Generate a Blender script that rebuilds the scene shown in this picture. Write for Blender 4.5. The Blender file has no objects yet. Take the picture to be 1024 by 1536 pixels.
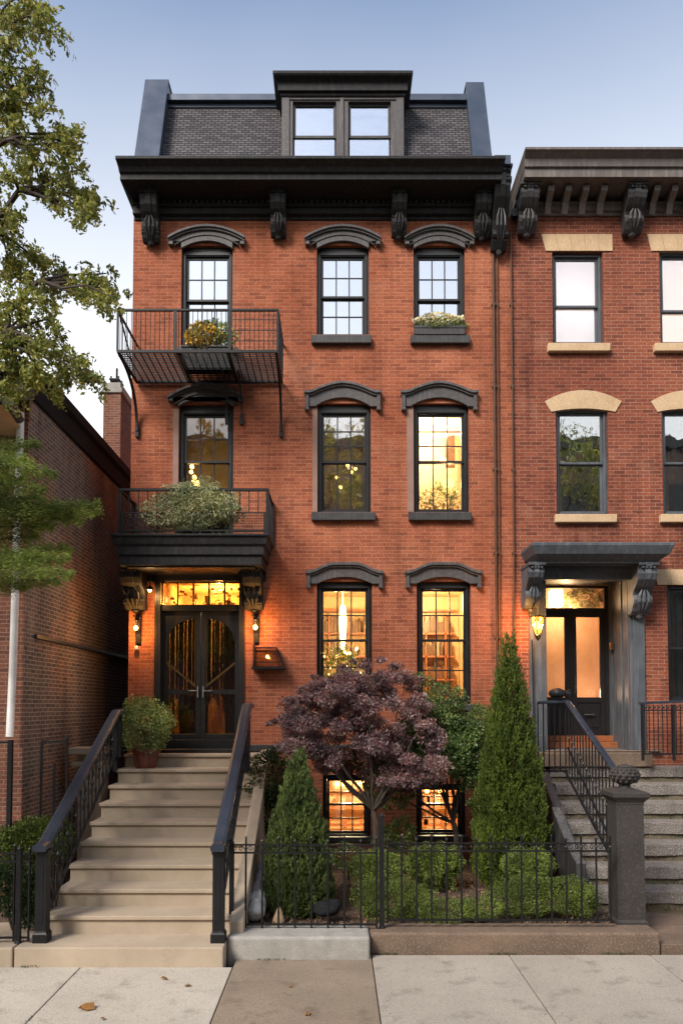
import bpy, math, random
import numpy as np
from math import sin, cos, pi, radians as R
from mathutils import Vector
random.seed(7); RNG = np.random.default_rng(7)
S = bpy.context.scene; COL = S.collection

# ---------------- camera, sky, sun, exposure ----------------
F, CH, TILT, SX, SY = 1150.0, 3.0, R(2.5), 7/1536, (292-1150*math.tan(R(2.5)))/1536
cam = bpy.data.objects.new('camera', bpy.data.cameras.new('camera')); COL.objects.link(cam)
cam.location = (0, 0, CH); cam.rotation_euler = (R(90)+TILT, 0, 0)
cam.data.sensor_fit = 'VERTICAL'; cam.data.sensor_height = 36; cam.data.sensor_width = 24
cam.data.lens = 36*F/1536; cam.data.shift_x = SX; cam.data.shift_y = SY
cam.data.clip_end = 2000; S.camera = cam
SUN_EL, SUN_AZ = R(40), R(218)
w = bpy.data.worlds.new('World'); S.world = w; w.use_nodes = True
nt = w.node_tree; bg = nt.nodes['Background']; bg.inputs['Strength'].default_value = 0.12
sky = nt.nodes.new('ShaderNodeTexSky'); sky.sky_type = 'NISHITA'; sky.sun_disc = False
sky.sun_elevation = SUN_EL; sky.sun_rotation = SUN_AZ; sky.air_density = 1.0; sky.dust_density = 1.2; sky.ozone_density = 1.0
# thin bright veil of cloud that thickens towards the horizon
tcw = nt.nodes.new('ShaderNodeTexCoord'); sp = nt.nodes.new('ShaderNodeSeparateXYZ'); nt.links.new(tcw.outputs['Generated'], sp.inputs[0])
nzw = nt.nodes.new('ShaderNodeTexNoise'); nzw.inputs['Scale'].default_value = 1.6; nzw.inputs['Detail'].default_value = 5; nt.links.new(tcw.outputs['Generated'], nzw.inputs[0])
ad = nt.nodes.new('ShaderNodeMath'); ad.operation = 'MULTIPLY_ADD'; nt.links.new(nzw.outputs[0], ad.inputs[0]); ad.inputs[1].default_value = -.12; nt.links.new(sp.outputs[2], ad.inputs[2])
mr = nt.nodes.new('ShaderNodeMapRange'); nt.links.new(ad.outputs[0], mr.inputs[0]); mr.inputs[1].default_value = .64; mr.inputs[2].default_value = .24; mr.inputs[3].default_value = .06; mr.inputs[4].default_value = .97
mw = nt.nodes.new('ShaderNodeMix'); mw.data_type = 'RGBA'; nt.links.new(mr.outputs[0], mw.inputs[0]); nt.links.new(sky.outputs[0], mw.inputs[6]); mw.inputs[7].default_value = (5.9, 5.85, 5.7, 1)
nt.links.new(mw.outputs[2], bg.inputs[0])
sl = bpy.data.lights.new('sun', 'SUN'); sl.energy = 2.6; sl.angle = R(22); sl.color = (1, .93, .84)
so = bpy.data.objects.new('sun', sl); COL.objects.link(so)
sd = Vector((sin(SUN_AZ)*cos(SUN_EL), cos(SUN_AZ)*cos(SUN_EL), sin(SUN_EL)))
so.rotation_euler = sd.to_track_quat('Z', 'Y').to_euler(); so.location = (-10, -20, 30)
S.view_settings.view_transform = 'Standard'; S.view_settings.look = 'None'
S.view_settings.exposure = 0.98; S.view_settings.gamma = 1
S.cycles.max_bounces = 7; S.cycles.transparent_max_bounces = 24; S.cycles.caustics_reflective = False; S.cycles.caustics_refractive = False
S.cycles.sample_clamp_indirect = 4

# ---------------- pixel of the 1024x1536 photograph -> point on the plane y = Y ----------------
YF = 13.5
def ray(u, v):
    xs = (u-512)/F + SX*1536/F; ys = (768-v)/F + SY*1536/F
    return xs, cos(TILT)-ys*sin(TILT), sin(TILT)+ys*cos(TILT)
def px(u, v=760, Y=YF): a, b, c = ray(u, v); return a*Y/b
def pz(v, Y=YF): a, b, c = ray(505, v); return CH + c*Y/b
def P3(u, v, Y): return (px(u, v, Y), Y, pz(v, Y))

# ---------------- materials ----------------
def newmat(name):
    m = bpy.data.materials.new(name); m.use_nodes = True
    return m, m.node_tree.nodes, m.node_tree.links, m.node_tree.nodes['Principled BSDF']
def nd(n, t, **k):
    x = n.new(t)
    for a, b in k.items():
        if a[0] == '_': setattr(x, a[1:], b)
        else: x.inputs[a.replace('_', ' ')].default_value = b
    return x
def mixc(n, l, fac, a, b, mode='MIX'):
    x = n.new('ShaderNodeMix'); x.data_type = 'RGBA'; x.blend_type = mode
    for s, i in ((fac, 0), (a, 6), (b, 7)):
        if hasattr(s, 'is_linked'): l.new(s, x.inputs[i])
        elif i == 0: x.inputs[0].default_value = s
        else: x.inputs[i].default_value = (*s[:3], 1)
    return x.outputs[2]
def ramp(n, l, src, a, b):
    x = n.new('ShaderNodeMapRange'); l.new(src, x.inputs[0]); x.inputs[1].default_value = a; x.inputs[2].default_value = b
    return x.outputs[0]
def mat(name, c1, c2=None, rough=.6, scale=3, bump=.1, bscale=60, metal=0, spec=.5, c3=None, detail=6, lo=.35, hi=.65, coord='Object', dist=.01, dust=0):
    m, n, l, p = newmat(name); c2 = c2 or tuple(c*.8 for c in c1)
    tc = n.new('ShaderNodeTexCoord')
    nz = nd(n, 'ShaderNodeTexNoise', Scale=scale, Detail=detail, Roughness=.6); l.new(tc.outputs[coord], nz.inputs['Vector'])
    c = mixc(n, l, ramp(n, l, nz.outputs[0], lo, hi), c1, c2)
    nb = nd(n, 'ShaderNodeTexNoise', Scale=bscale, Detail=5); l.new(tc.outputs[coord], nb.inputs['Vector'])
    if c3: c = mixc(n, l, ramp(n, l, nb.outputs[0], .52, .68), c, c3)
    if dust:      # dust and droppings lying on ledges, faint drip streaks on the faces
        g = n.new('ShaderNodeNewGeometry'); sp = n.new('ShaderNodeSeparateXYZ'); l.new(g.outputs['Normal'], sp.inputs[0])
        mp = n.new('ShaderNodeMapping'); mp.inputs['Scale'].default_value = (14, 14, 1.2); l.new(tc.outputs[coord], mp.inputs[0])
        st = nd(n, 'ShaderNodeTexNoise', Scale=1.0, Detail=5, Roughness=.7); l.new(mp.outputs[0], st.inputs['Vector'])
        c = mixc(n, l, ramp(n, l, st.outputs[0], .5, .75), c, tuple(x*1.7+.006 for x in c2))
        k = n.new('ShaderNodeMath'); k.operation = 'MULTIPLY'; k.use_clamp = True; l.new(sp.outputs[2], k.inputs[0]); l.new(ramp(n, l, nb.outputs[0], .3, .7), k.inputs[1])
        c = mixc(n, l, k.outputs[0], c, tuple(x+dust for x in c1))
    l.new(c, p.inputs['Base Color'])
    rr = n.new('ShaderNodeMapRange'); l.new(nz.outputs[0], rr.inputs[0]); rr.inputs[3].default_value = max(0, rough-.12); rr.inputs[4].default_value = min(1, rough+.12)
    l.new(rr.outputs[0], p.inputs['Roughness'])
    p.inputs['Metallic'].default_value = metal; p.inputs['Specular IOR Level'].default_value = spec
    if bump:
        b = nd(n, 'ShaderNodeBump', Strength=bump, Distance=dist); l.new(nb.outputs[0], b.inputs['Height']); l.new(b.outputs[0], p.inputs['Normal'])
    return m
def brick(name, c1, c2, mort, wash, wscale=.35, wlo=.4, whi=.62, bw=.21, rh=.065, ms=.006, bump=.6, grime=None, rough=.9):
    m, n, l, p = newmat(name)
    uv = n.new('ShaderNodeUVMap'); tc = n.new('ShaderNodeTexCoord')
    wob = nd(n, 'ShaderNodeTexNoise', Scale=2.2, Detail=3); l.new(uv.outputs[0], wob.inputs['Vector'])
    vm = n.new('ShaderNodeVectorMath'); vm.operation = 'MULTIPLY_ADD'; l.new(wob.outputs[1], vm.inputs[0]); vm.inputs[1].default_value = (.014, .014, 0); l.new(uv.outputs[0], vm.inputs[2])
    def bt(a, b, mo, mo_s):
        x = n.new('ShaderNodeTexBrick'); x.offset = .5
        for k, v in (('Scale', 1), ('Mortar Size', mo_s), ('Mortar Smooth', .25), ('Bias', -.1), ('Brick Width', bw), ('Row Height', rh)): x.inputs[k].default_value = v
        x.inputs['Color1'].default_value = (*a, 1); x.inputs['Color2'].default_value = (*b, 1); x.inputs['Mortar'].default_value = (*mo, 1)
        l.new(vm.outputs[0], x.inputs['Vector']); return x
    b1 = bt(c1, c2, mort, ms)
    nz = nd(n, 'ShaderNodeTexNoise', Scale=wscale, Detail=7, Roughness=.65); l.new(uv.outputs[0], nz.inputs['Vector'])
    c = mixc(n, l, ramp(n, l, nz.outputs[0], wlo, whi), b1.outputs[0], wash, 'MULTIPLY')
    # odd darker bricks
    b2 = bt((0, 0, 0), (1, 1, 1), (.5, .5, .5), ms)
    b2.inputs['Bias'].default_value = 0
    dk = ramp(n, l, b2.outputs[0], .8, .95)
    mk = n.new('ShaderNodeMath'); mk.operation = 'MULTIPLY'; mk.inputs[1].default_value = .26; l.new(dk, mk.inputs[0])
    c = mixc(n, l, mk.outputs[0], c, tuple(x*.45 for x in c2))
    fn = nd(n, 'ShaderNodeTexNoise', Scale=28, Detail=6); l.new(uv.outputs[0], fn.inputs['Vector'])
    c = mixc(n, l, ramp(n, l, fn.outputs[0], .25, .75), mixc(n, l, 1.0, c, (.72, .7, .68), 'MULTIPLY'), mixc(n, l, 1.0, c, (1.2, 1.18, 1.15), 'MULTIPLY'))
    pz_ = nd(n, 'ShaderNodeTexNoise', Scale=.75, Detail=8, Roughness=.7); l.new(uv.outputs[0], pz_.inputs['Vector'])
    pk = n.new('ShaderNodeMath'); pk.operation = 'MULTIPLY'; pk.inputs[1].default_value = .28; l.new(ramp(n, l, pz_.outputs[0], .56, .70), pk.inputs[0]); c = mixc(n, l, pk.outputs[0], c, mort)
    if grime:
        # soot that settles in streaks, its own patches
        mp = n.new('ShaderNodeMapping'); mp.inputs['Scale'].default_value = (2.6, .32, 1); l.new(uv.outputs[0], mp.inputs[0])
        g = nd(n, 'ShaderNodeTexNoise', Scale=.8, Detail=6, Roughness=.7); l.new(mp.outputs[0], g.inputs['Vector'])
        c = mixc(n, l, ramp(n, l, g.outputs[0], *grime[1]), c, grime[0], 'MULTIPLY')
    l.new(c, p.inputs['Base Color']); p.inputs['Roughness'].default_value = rough; p.inputs['Specular IOR Level'].default_value = .25
    mm = n.new('ShaderNodeMath'); mm.operation = 'SUBTRACT'; l.new(fn.outputs[0], mm.inputs[0]); l.new(b1.outputs['Fac'], mm.inputs[1])
    b = nd(n, 'ShaderNodeBump', Strength=bump, Distance=.006); l.new(mm.outputs[0], b.inputs['Height']); l.new(b.outputs[0], p.inputs['Normal'])
    return m
def leafmat(name, cols, rough=.5, trans=.3):
    m, n, l, p = newmat(name)
    g = n.new('ShaderNodeNewGeometry'); cr = n.new('ShaderNodeValToRGB'); l.new(g.outputs['Random Per Island'], cr.inputs[0])
    e = cr.color_ramp.elements
    while len(e) < len(cols): e.new(.5)
    for i, c in enumerate(cols): e[i].position = i/(len(cols)-1); e[i].color = (*c, 1)
    tc = n.new('ShaderNodeTexCoord'); nz = nd(n, 'ShaderNodeTexNoise', Scale=3.0, Detail=3); l.new(tc.outputs['Object'], nz.inputs[0])
    c = mixc(n, l, ramp(n, l, nz.outputs[0], .35, .65), mixc(n, l, 1.0, cr.outputs[0], (.6, .62, .6), 'MULTIPLY'), mixc(n, l, 1.0, cr.outputs[0], (1.35, 1.3, 1.1), 'MULTIPLY'))
    l.new(c, p.inputs['Base Color']); p.inputs['Roughness'].default_value = rough; p.inputs['Specular IOR Level'].default_value = .35
    t = n.new('ShaderNodeBsdfTranslucent'); l.new(c, t.inputs[0]); mx = n.new('ShaderNodeMixShader'); mx.inputs[0].default_value = trans
    l.new(p.outputs[0], mx.inputs[1]); l.new(t.outputs[0], mx.inputs[2]); l.new(mx.outputs[0], n['Material Output'].inputs[0])
    return m
def emis(name, col, st):
    m, n, l, p = newmat(name); p.inputs['Base Color'].default_value = (*col, 1); p.inputs['Emission Color'].default_value = (*col, 1); p.inputs['Emission Strength'].default_value = st
    return m
def glass(name, refl=.25, tint=(.95, .97, .97), rough=.01, wav=.0):
    m, n, l, p = newmat(name); n.remove(p)
    t = n.new('ShaderNodeBsdfTransparent'); t.inputs[0].default_value = (*tint, 1)
    g = n.new('ShaderNodeBsdfGlossy'); g.inputs['Roughness'].default_value = rough; g.inputs[0].default_value = (.95, .97, 1, 1)
    fr = n.new('ShaderNodeFresnel'); fr.inputs[0].default_value = 1.5
    ad = n.new('ShaderNodeMath'); ad.operation = 'ADD'; ad.use_clamp = True; ad.inputs[1].default_value = refl; l.new(fr.outputs[0], ad.inputs[0])
    mx = n.new('ShaderNodeMixShader'); l.new(ad.outputs[0], mx.inputs[0]); l.new(t.outputs[0], mx.inputs[1]); l.new(g.outputs[0], mx.inputs[2]); l.new(mx.outputs[0], n['Material Output'].inputs[0])
    if wav:
        tc = n.new('ShaderNodeTexCoord'); nz = nd(n, 'ShaderNodeTexNoise', Scale=2.5, Detail=2); l.new(tc.outputs['Object'], nz.inputs[0])
        b = nd(n, 'ShaderNodeBump', Strength=wav, Distance=.03); l.new(nz.outputs[0], b.inputs['Height']); l.new(b.outputs[0], g.inputs['Normal'])
    return m
M = {}
M['brick'] = brick('orange_brick', (.375, .122, .062), (.275, .082, .045), (.44, .235, .155), (.74, .62, .56), grime=((.58, .54, .52), (.46, .74)), ms=.0045)
M['brick_r'] = brick('red_brick', (.29, .088, .048), (.19, .056, .036), (.36, .21, .145), (.7, .62, .62), grime=((.55, .5, .5), (.5, .7)))
M['brick_l'] = brick('dark_brick', (.17, .122, .102), (.11, .086, .078), (.40, .33, .28), (1.8, 1.15, .85), wscale=.42, wlo=.52, whi=.70, grime=((.6, .6, .65), (.45, .65)))
M['brick_lf'] = brick('worn_brick', (.22, .085, .055), (.13, .055, .042), (.30, .2, .15), (.7, .7, .7))
M['slate'] = brick('slate_shingles', (.115, .11, .12), (.055, .053, .06), (.008, .008, .009), (.75, .7, .7), bw=.13, rh=.058, ms=.009, bump=1.0, rough=.7)
M['cornblk'] = mat('black_cornice_paint', (.011, .0108, .012), (.017, .016, .0165), rough=.6, spec=.22, bump=.2, bscale=18, c3=(.026, .024, .023), scale=1.3, dust=0.06)
M['black'] = mat('black_paint', (.008, .008, .009), (.013, .012, .013), rough=.42, bump=.12, bscale=40, c3=(.02, .019, .018))
M['char'] = mat('charcoal_paint', (.022, .021, .022), (.034, .032, .032), rough=.5, bump=.12, bscale=30, c3=(.042, .038, .036), dust=0.09)
M['hood'] = mat('brown_grey_paint', (.044, .040, .041), (.066, .059, .058), rough=.55, bump=.25, bscale=22, c3=(.085, .075, .07), dust=0.12)
M['greyp'] = mat('slate_grey_paint', (.055, .062, .072), (.078, .086, .098), rough=.5, bump=.12, bscale=25, dust=0.1)
M['brownc'] = mat('brown_cornice_paint', (.085, .070, .062), (.115, .097, .086), rough=.5, bump=.15, bscale=20, dust=0.1)
M['bluemetal'] = mat('blue_grey_metal', (.055, .07, .10), (.075, .09, .12), rough=.38, bump=.05, bscale=20, metal=.4)
M['iron'] = mat('black_iron', (.007, .0075, .009), (.011, .0115, .013), spec=.28, rough=.45, bump=.2, bscale=80, c3=(.016, .014, .013))
M['railtop'] = mat('sky_tinted_rail', (.02, .026, .038), (.03, .037, .052), rough=.32, bump=.08, bscale=50)  # black rail with the sky's blue reflection put into its colour
M['stone'] = mat('step_stone', (.42, .335, .245), (.34, .27, .195), rough=.85, bump=.2, bscale=70, c3=(.39, .32, .245), scale=2.2)
M['brownstone'] = mat('brown_kerb_stone', (.17, .115, .078), (.105, .072, .05), rough=.85, bump=.4, bscale=40, c3=(.22, .155, .11), scale=2.0)
M['granite'] = mat('grey_granite', (.36, .34, .31), (.27, .255, .23), rough=.85, bump=.5, bscale=140, c3=(.14, .13, .12), scale=5)
M['rough'] = mat('rough_grey_steps', (.24, .21, .185), (.15, .125, .105), rough=.9, bump=1, bscale=60, c3=(.44, .41, .38), scale=7, dist=.04)
M['riser'] = mat('mossy_riser_stone', (.15, .105, .075), (.09, .085, .045), rough=.95, bump=.9, bscale=60, c3=(.2, .17, .13), scale=6, dist=.02)
M['tan'] = mat('tan_sandstone', (.52, .36, .21), (.43, .29, .165), rough=.85, bump=.25, bscale=50, scale=3, c3=(.58, .43, .28))
def pave(name, c1, c2, seed):
    m, n, l, p = newmat(name); tc = n.new('ShaderNodeTexCoord'); mp = n.new('ShaderNodeMapping'); mp.inputs['Location'].default_value = (seed, seed*2, 0); l.new(tc.outputs['Object'], mp.inputs[0])
    def nz(s, d=6, r_=.6): x = nd(n, 'ShaderNodeTexNoise', Scale=s, Detail=d, Roughness=r_); l.new(mp.outputs[0], x.inputs[0]); return x.outputs[0]
    c = mixc(n, l, ramp(n, l, nz(.9), .35, .65), c1, c2)
    c = mixc(n, l, ramp(n, l, nz(2.7, 8, .7), .54, .68), c, tuple(x*.68 for x in c2))
    c = mixc(n, l, ramp(n, l, nz(55, 4), .56, .70), c, tuple(x*.5 for x in c2))
    c = mixc(n, l, ramp(n, l, nz(90, 3), .58, .72), c, tuple(min(1, x*1.45) for x in c1))
    v = nd(n, 'ShaderNodeTexVoronoi', Scale=2.3); l.new(mp.outputs[0], v.inputs[0]); c = mixc(n, l, ramp(n, l, v.outputs[0], .035, .02), c, tuple(x*.4 for x in c2))
    l.new(c, p.inputs['Base Color']); p.inputs['Roughness'].default_value = .9; p.inputs['Specular IOR Level'].default_value = .3
    b = nd(n, 'ShaderNodeBump', Strength=.45, Distance=.01); l.new(nz(60, 5), b.inputs['Height']); l.new(b.outputs[0], p.inputs['Normal']); return m
M['pave_l'] = pave('pale_concrete', (.46, .415, .35), (.39, .35, .295), 3); M['pave_b'] = pave('brown_concrete', (.26, .205, .148), (.195, .152, .112), 5); M['pave_g'] = pave('grey_concrete', (.37, .33, .275), (.31, .273, .228), 9)
M['asphalt'] = mat('asphalt', (.05, .05, .05), (.065, .063, .06), rough=.9, bump=.5, bscale=100)
M['mulch'] = mat('bark_mulch', (.11, .062, .038), (.05, .03, .02), rough=.95, bump=1, bscale=45, c3=(.19, .125, .085), scale=14, dist=.04)
M['white_pipe'] = mat('white_pipe_paint', (.62, .6, .58), (.5, .48, .45), rough=.45, bump=.1, bscale=20)
M['terra'] = mat('terracotta_glaze', (.17, .05, .032), (.11, .035, .024), rough=.35, bump=.1, bscale=20, scale=6)
M['bark'] = mat('bark', (.075, .055, .042), (.045, .034, .027), rough=.9, bump=.8, bscale=35, scale=12)
M['shade'] = mat('window_shade', (.88, .83, .82), (.82, .78, .76), rough=.8, bump=.05, bscale=5, scale=1.2)
M['blind'] = mat('grey_curtain', (.30, .30, .27), (.2, .2, .18), rough=.8, bump=.05, bscale=5)
M['room'] = mat('warm_plaster', (.62, .43, .25), (.5, .33, .18), rough=.9, bump=.05, bscale=6, scale=1.5)
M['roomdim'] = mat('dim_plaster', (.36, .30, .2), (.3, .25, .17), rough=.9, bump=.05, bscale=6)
M['wood'] = mat('dark_wood', (.10, .045, .02), (.06, .03, .015), rough=.5, scale=8)
M['copperw'] = mat('orange_wood', (.30, .10, .035), (.2, .07, .03), rough=.45, scale=8)
M['brass'] = mat('aged_brass', (.45, .3, .12), (.3, .19, .08), rough=.3, metal=1)
M['steel'] = mat('steel_handle', (.6, .58, .55), (.5, .5, .5), rough=.25, metal=1)
M['glass'] = glass('window_glass', .07, wav=.06)
M['glassr'] = glass('reflective_window_glass', .38, wav=.08)
M['glassd'] = glass('dark_door_glass', .09, tint=(.45, .38, .28), wav=.12)
M['glassdorm'] = glass('sky_reflecting_glass', .55, wav=.1)
M['glassup'] = glass('sky_reflecting_sash_glass', .6, wav=.05)
M['glass3'] = glass('pale_window_glass', .2, wav=.05)
m, n, l, p = newmat('lit_roller_blind'); t = n.new('ShaderNodeBsdfTranslucent'); t.inputs[0].default_value = (.9, .84, .8, 1); p.inputs['Base Color'].default_value = (.85, .8, .78, 1); mx = n.new('ShaderNodeMixShader'); mx.inputs[0].default_value = .5
l.new(p.outputs[0], mx.inputs[1]); l.new(t.outputs[0], mx.inputs[2]); l.new(mx.outputs[0], n['Material Output'].inputs[0]); M['blindlit'] = m
M['eave'] = mat('matt_black_eave', (.012, .012, .014), (.018, .018, .02), rough=.8, spec=.1, bump=.1, bscale=20)
M['bulb'] = emis('warm_bulb', (1, .46, .08), 11)
M['bulbs'] = emis('small_warm_bulb', (1, .55, .14), 10)
M['flame'] = emis('lamp_shade_glow', (1, .66, .26), 7)
M['dust'] = mat('dark_interior', (.02, .018, .016))

# ---------------- mesh builders ----------------
ORG = {}
class MB:
    def __init__(s): s.v = []; s.f = []
    def add(s, vs, fs):
        k = len(s.v); s.v += [tuple(p) for p in vs]; s.f += [tuple(i+k for i in f) for f in fs]; return s
    def box(s, x0, x1, y0, y1, z0, z1):
        return s.add([(x0,y0,z0),(x1,y0,z0),(x1,y1,z0),(x0,y1,z0),(x0,y0,z1),(x1,y0,z1),(x1,y1,z1),(x0,y1,z1)],
                     [(0,3,2,1),(4,5,6,7),(0,1,5,4),(1,2,6,5),(2,3,7,6),(3,0,4,7)])
    def ext(s, pts, y0, y1):       # outline in x,z pushed along y
        n = len(pts); return s.add([(x, y0, z) for x, z in pts]+[(x, y1, z) for x, z in pts],
            [tuple(range(n)), tuple(range(2*n-1, n-1, -1))]+[(i, i+n, (i+1) % n+n, (i+1) % n) for i in range(n)])
    def extx(s, pts, x0, x1):      # outline in y,z pushed along x
        n = len(pts); return s.add([(x0, y, z) for y, z in pts]+[(x1, y, z) for y, z in pts],
            [tuple(range(n)), tuple(range(2*n-1, n-1, -1))]+[(i, i+n, (i+1) % n+n, (i+1) % n) for i in range(n)])
    def tube(s, pts, r, n=6, cap=True):
        pts = [Vector(p) for p in pts]; rs = r if isinstance(r, (list, tuple)) else [r]*len(pts); vs = []; fs = []
        up = Vector((0.13, 0.27, 1)).normalized()
        for i, p in enumerate(pts):
            d = (pts[min(i+1, len(pts)-1)]-pts[max(i-1, 0)])
            if d.length < 1e-9: d = Vector((0, 0, 1))
            d.normalize(); a = d.cross(up)
            if a.length < .05: a = d.cross(Vector((1, 0, 0)))
            a.normalize(); b = d.cross(a)
            for j in range(n): t = 2*pi*j/n; vs.append(p+(a*cos(t)+b*sin(t))*rs[i])
        for i in range(len(pts)-1):
            for j in range(n): fs.append((i*n+j, i*n+(j+1) % n, (i+1)*n+(j+1) % n, (i+1)*n+j))
        if cap: fs += [tuple(range(n)), tuple(range(len(pts)*n-1, (len(pts)-1)*n-1, -1))]
        return s.add(vs, fs)
    def bar(s, a, b, w, h):        # rectangular bar from a to b, w across, h along the up side
        a = Vector(a); b = Vector(b); d = (b-a).normalized(); side = d.cross(Vector((0, 0, 1)))
        if side.length < .01: side = Vector((1, 0, 0))
        side.normalize(); up = side.cross(d); vs = []
        for p in (a, b):
            for i, j in ((-1,-1),(1,-1),(1,1),(-1,1)): vs.append(p+side*(w/2*i)+up*(h/2*j))
        return s.add(vs, [(0,1,2,3),(7,6,5,4),(0,4,5,1),(1,5,6,2),(2,6,7,3),(3,7,4,0)])
    def lathe(s, prof, c, n=20, sq=False):
        cx, cy, cz = c; vs = []; fs = []
        for r, z in prof:
            for j in range(n):
                t = 2*pi*(j+.5)/n; k = 1
                if sq: k = 1/max(abs(cos(t)), abs(sin(t)))
                vs.append((cx+r*k*cos(t), cy+r*k*sin(t), cz+z))
        for i in range(len(prof)-1):
            for j in range(n): fs.append((i*n+j, i*n+(j+1) % n, (i+1)*n+(j+1) % n, (i+1)*n+j))
        fs += [tuple(range(n-1, -1, -1)), tuple(range((len(prof)-1)*n, len(prof)*n))]
        return s.add(vs, fs)
    def build(s, name, m, parent=None, bevel=0, smooth=False, seg=1):
        v = np.array(s.v, dtype=float)
        return finish(name, v, s.f, m, parent, bevel, smooth, seg)
def link(name, me, parent, org):
    o = bpy.data.objects.new(name, me); COL.objects.link(o)
    po = ORG[parent.name] if parent else np.zeros(3)
    o.location = org-po
    if parent: o.parent = parent
    ORG[o.name] = org; return o
def finish(name, v, f, m, parent, bevel=0, smooth=False, seg=1):
    org = (v.min(0)+v.max(0))/2
    if not parent: org[2] = v[:, 2].min()
    me = bpy.data.meshes.new(name); me.from_pydata((v-org).tolist(), [], f)
    ms = m if isinstance(m, list) else [m]
    for x in ms: me.materials.append(M[x])
    me.update()
    # metric box mapping in world space
    uvl = me.uv_layers.new(name='UVMap'); nl = len(me.loops)
    li = np.empty(nl, dtype=np.int32); me.loops.foreach_get('vertex_index', li)
    npol = len(me.polygons); nrm = np.empty(npol*3); me.polygons.foreach_get('normal', nrm); nrm = np.abs(nrm.reshape(-1, 3))
    lt = np.empty(npol, dtype=np.int32); me.polygons.foreach_get('loop_total', lt); ln = np.repeat(nrm, lt, axis=0)
    w_ = v[li]; uv = np.stack([w_[:, 0], w_[:, 2]], 1)
    sx = (ln[:, 0] > ln[:, 1]) & (ln[:, 0] > ln[:, 2]); uv[sx] = w_[sx][:, 1:3]
    sz = (ln[:, 2] > ln[:, 0]) & (ln[:, 2] > ln[:, 1]); uv[sz] = w_[sz][:, 0:2]
    uvl.data.foreach_set('uv', uv.ravel())
    if smooth: me.polygons.foreach_set('use_smooth', [True]*npol)
    o = link(name, me, parent, org)
    if bevel:
        b = o.modifiers.new('bevel', 'BEVEL'); b.width = bevel; b.segments = seg; b.limit_method = 'ANGLE'; b.angle_limit = R(40)
    return o
def thing(name, label, cat, loc, group=None):
    o = bpy.data.objects.new(name, None); COL.objects.link(o); o.location = loc; ORG[o.name] = np.array(loc, dtype=float)
    o['label'] = label; o['category'] = cat; o.empty_display_size = .2
    if group: o['group'] = group
    return o
def tag(o, label, cat, group=None):
    o['label'] = label; o['category'] = cat
    if group: o['group'] = group
    return o
def struct(o, kind='structure'): o['kind'] = kind; return o

# ---------------- foliage ----------------
def unit(n):
    a = RNG.normal(size=(n, 3)); return a/np.linalg.norm(a, axis=1)[:, None]
def leaves(pos, out, size, aspect=.5, up=.0, spread=1.0, fold=.25):
    """one rhombus per leaf: pos N,3; out = preferred direction; returns verts, faces"""
    n = len(pos); d = out+spread*unit(n); d[:, 2] += up; d /= np.linalg.norm(d, axis=1)[:, None]+1e-9
    sd_ = np.cross(d, unit(n)); sd_ /= np.linalg.norm(sd_, axis=1)[:, None]+1e-9; nn = np.cross(d, sd_)
    L = size*RNG.uniform(.6, 1.35, n)[:, None]; W_ = L*aspect/2
    a = pos-d*L/2; b = pos+sd_*W_+nn*W_*fold; c = pos+d*L/2; e = pos-sd_*W_+nn*W_*fold
    v = np.stack([a, b, c, e], 1).reshape(-1, 3); i = np.arange(n)*4
    return v, np.stack([i, i+1, i+2, i+3], 1)
def leafobj(name, v, f, m, parent=None):
    org = (v.min(0)+v.max(0))/2
    if not parent: org[2] = v[:, 2].min()
    me = bpy.data.meshes.new(name); n = len(f); me.vertices.add(len(v)); me.vertices.foreach_set('co', (v-org).ravel())
    me.loops.add(4*n); me.loops.foreach_set('vertex_index', f.ravel().astype(np.int32)); me.polygons.add(n)
    me.polygons.foreach_set('loop_start', (np.arange(n)*4).astype(np.int32)); me.update(calc_edges=True); me.materials.append(M[m])
    return link(name, me, parent, org)
def cat_leaf(parts):
    vs, fs, k = [], [], 0
    for v, f in parts: vs.append(v); fs.append(f+k); k += len(v)
    return np.concatenate(vs), np.concatenate(fs)
def lump(d, seed, k=3.0):        # smooth pseudo-noise on directions/positions
    r = np.random.default_rng(seed); o = np.zeros(len(d))
    for i in range(6):
        w_ = r.normal(size=3)*k*(1+i*.5); o += np.sin(d@w_+r.uniform(0, 6.28))/(1+i*.5)
    return o/2.6
def ellip(c, r, n, seed, depth=.35, bump=.18, zmin=None):
    d = unit(n); rad = (1-depth*RNG.random(n)**1.6)*(1+bump*lump(d, seed)); p = np.array(c)+d*np.array(r)*rad[:, None]
    if zmin is not None:
        k = p[:, 2] > zmin; p, d = p[k], d[k]
    return p, d
def cone(c, r, h, n, seed, bulge=.25, depth=.3, bump=.12):
    t = RNG.random(n)**.75; t = 1-t; t = RNG.random(n); t = 1-np.sqrt(1-t*.9995)           # more points low down
    a = RNG.random(n)*2*pi; prof = (1-t)**.8*(1+bulge*np.sin(t*pi)); prof = np.where(t < .06, prof*(.75+t*4), prof)+.03
    q = np.stack([np.cos(a), np.sin(a), t*2.2], 1)
    rad = r*prof*(1-depth*RNG.random(n)**1.5)*(1+bump*lump(q, seed, 3.5))
    p = np.stack([c[0]+rad*np.cos(a), c[1]+rad*np.sin(a), c[2]+t*h], 1)
    return p, np.stack([np.cos(a), np.sin(a), np.full(n, .6)], 1)
M['leaf_tree'] = leafmat('street_tree_leaf', [(.17, .21, .045), (.26, .28, .07), (.12, .16, .035), (.40, .34, .10), (.21, .25, .06)], trans=.4)
M['leaf_fine'] = leafmat('feathery_leaf', [(.13, .20, .04), (.21, .29, .065), (.30, .37, .10), (.12, .16, .035)], trans=.4)
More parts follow.
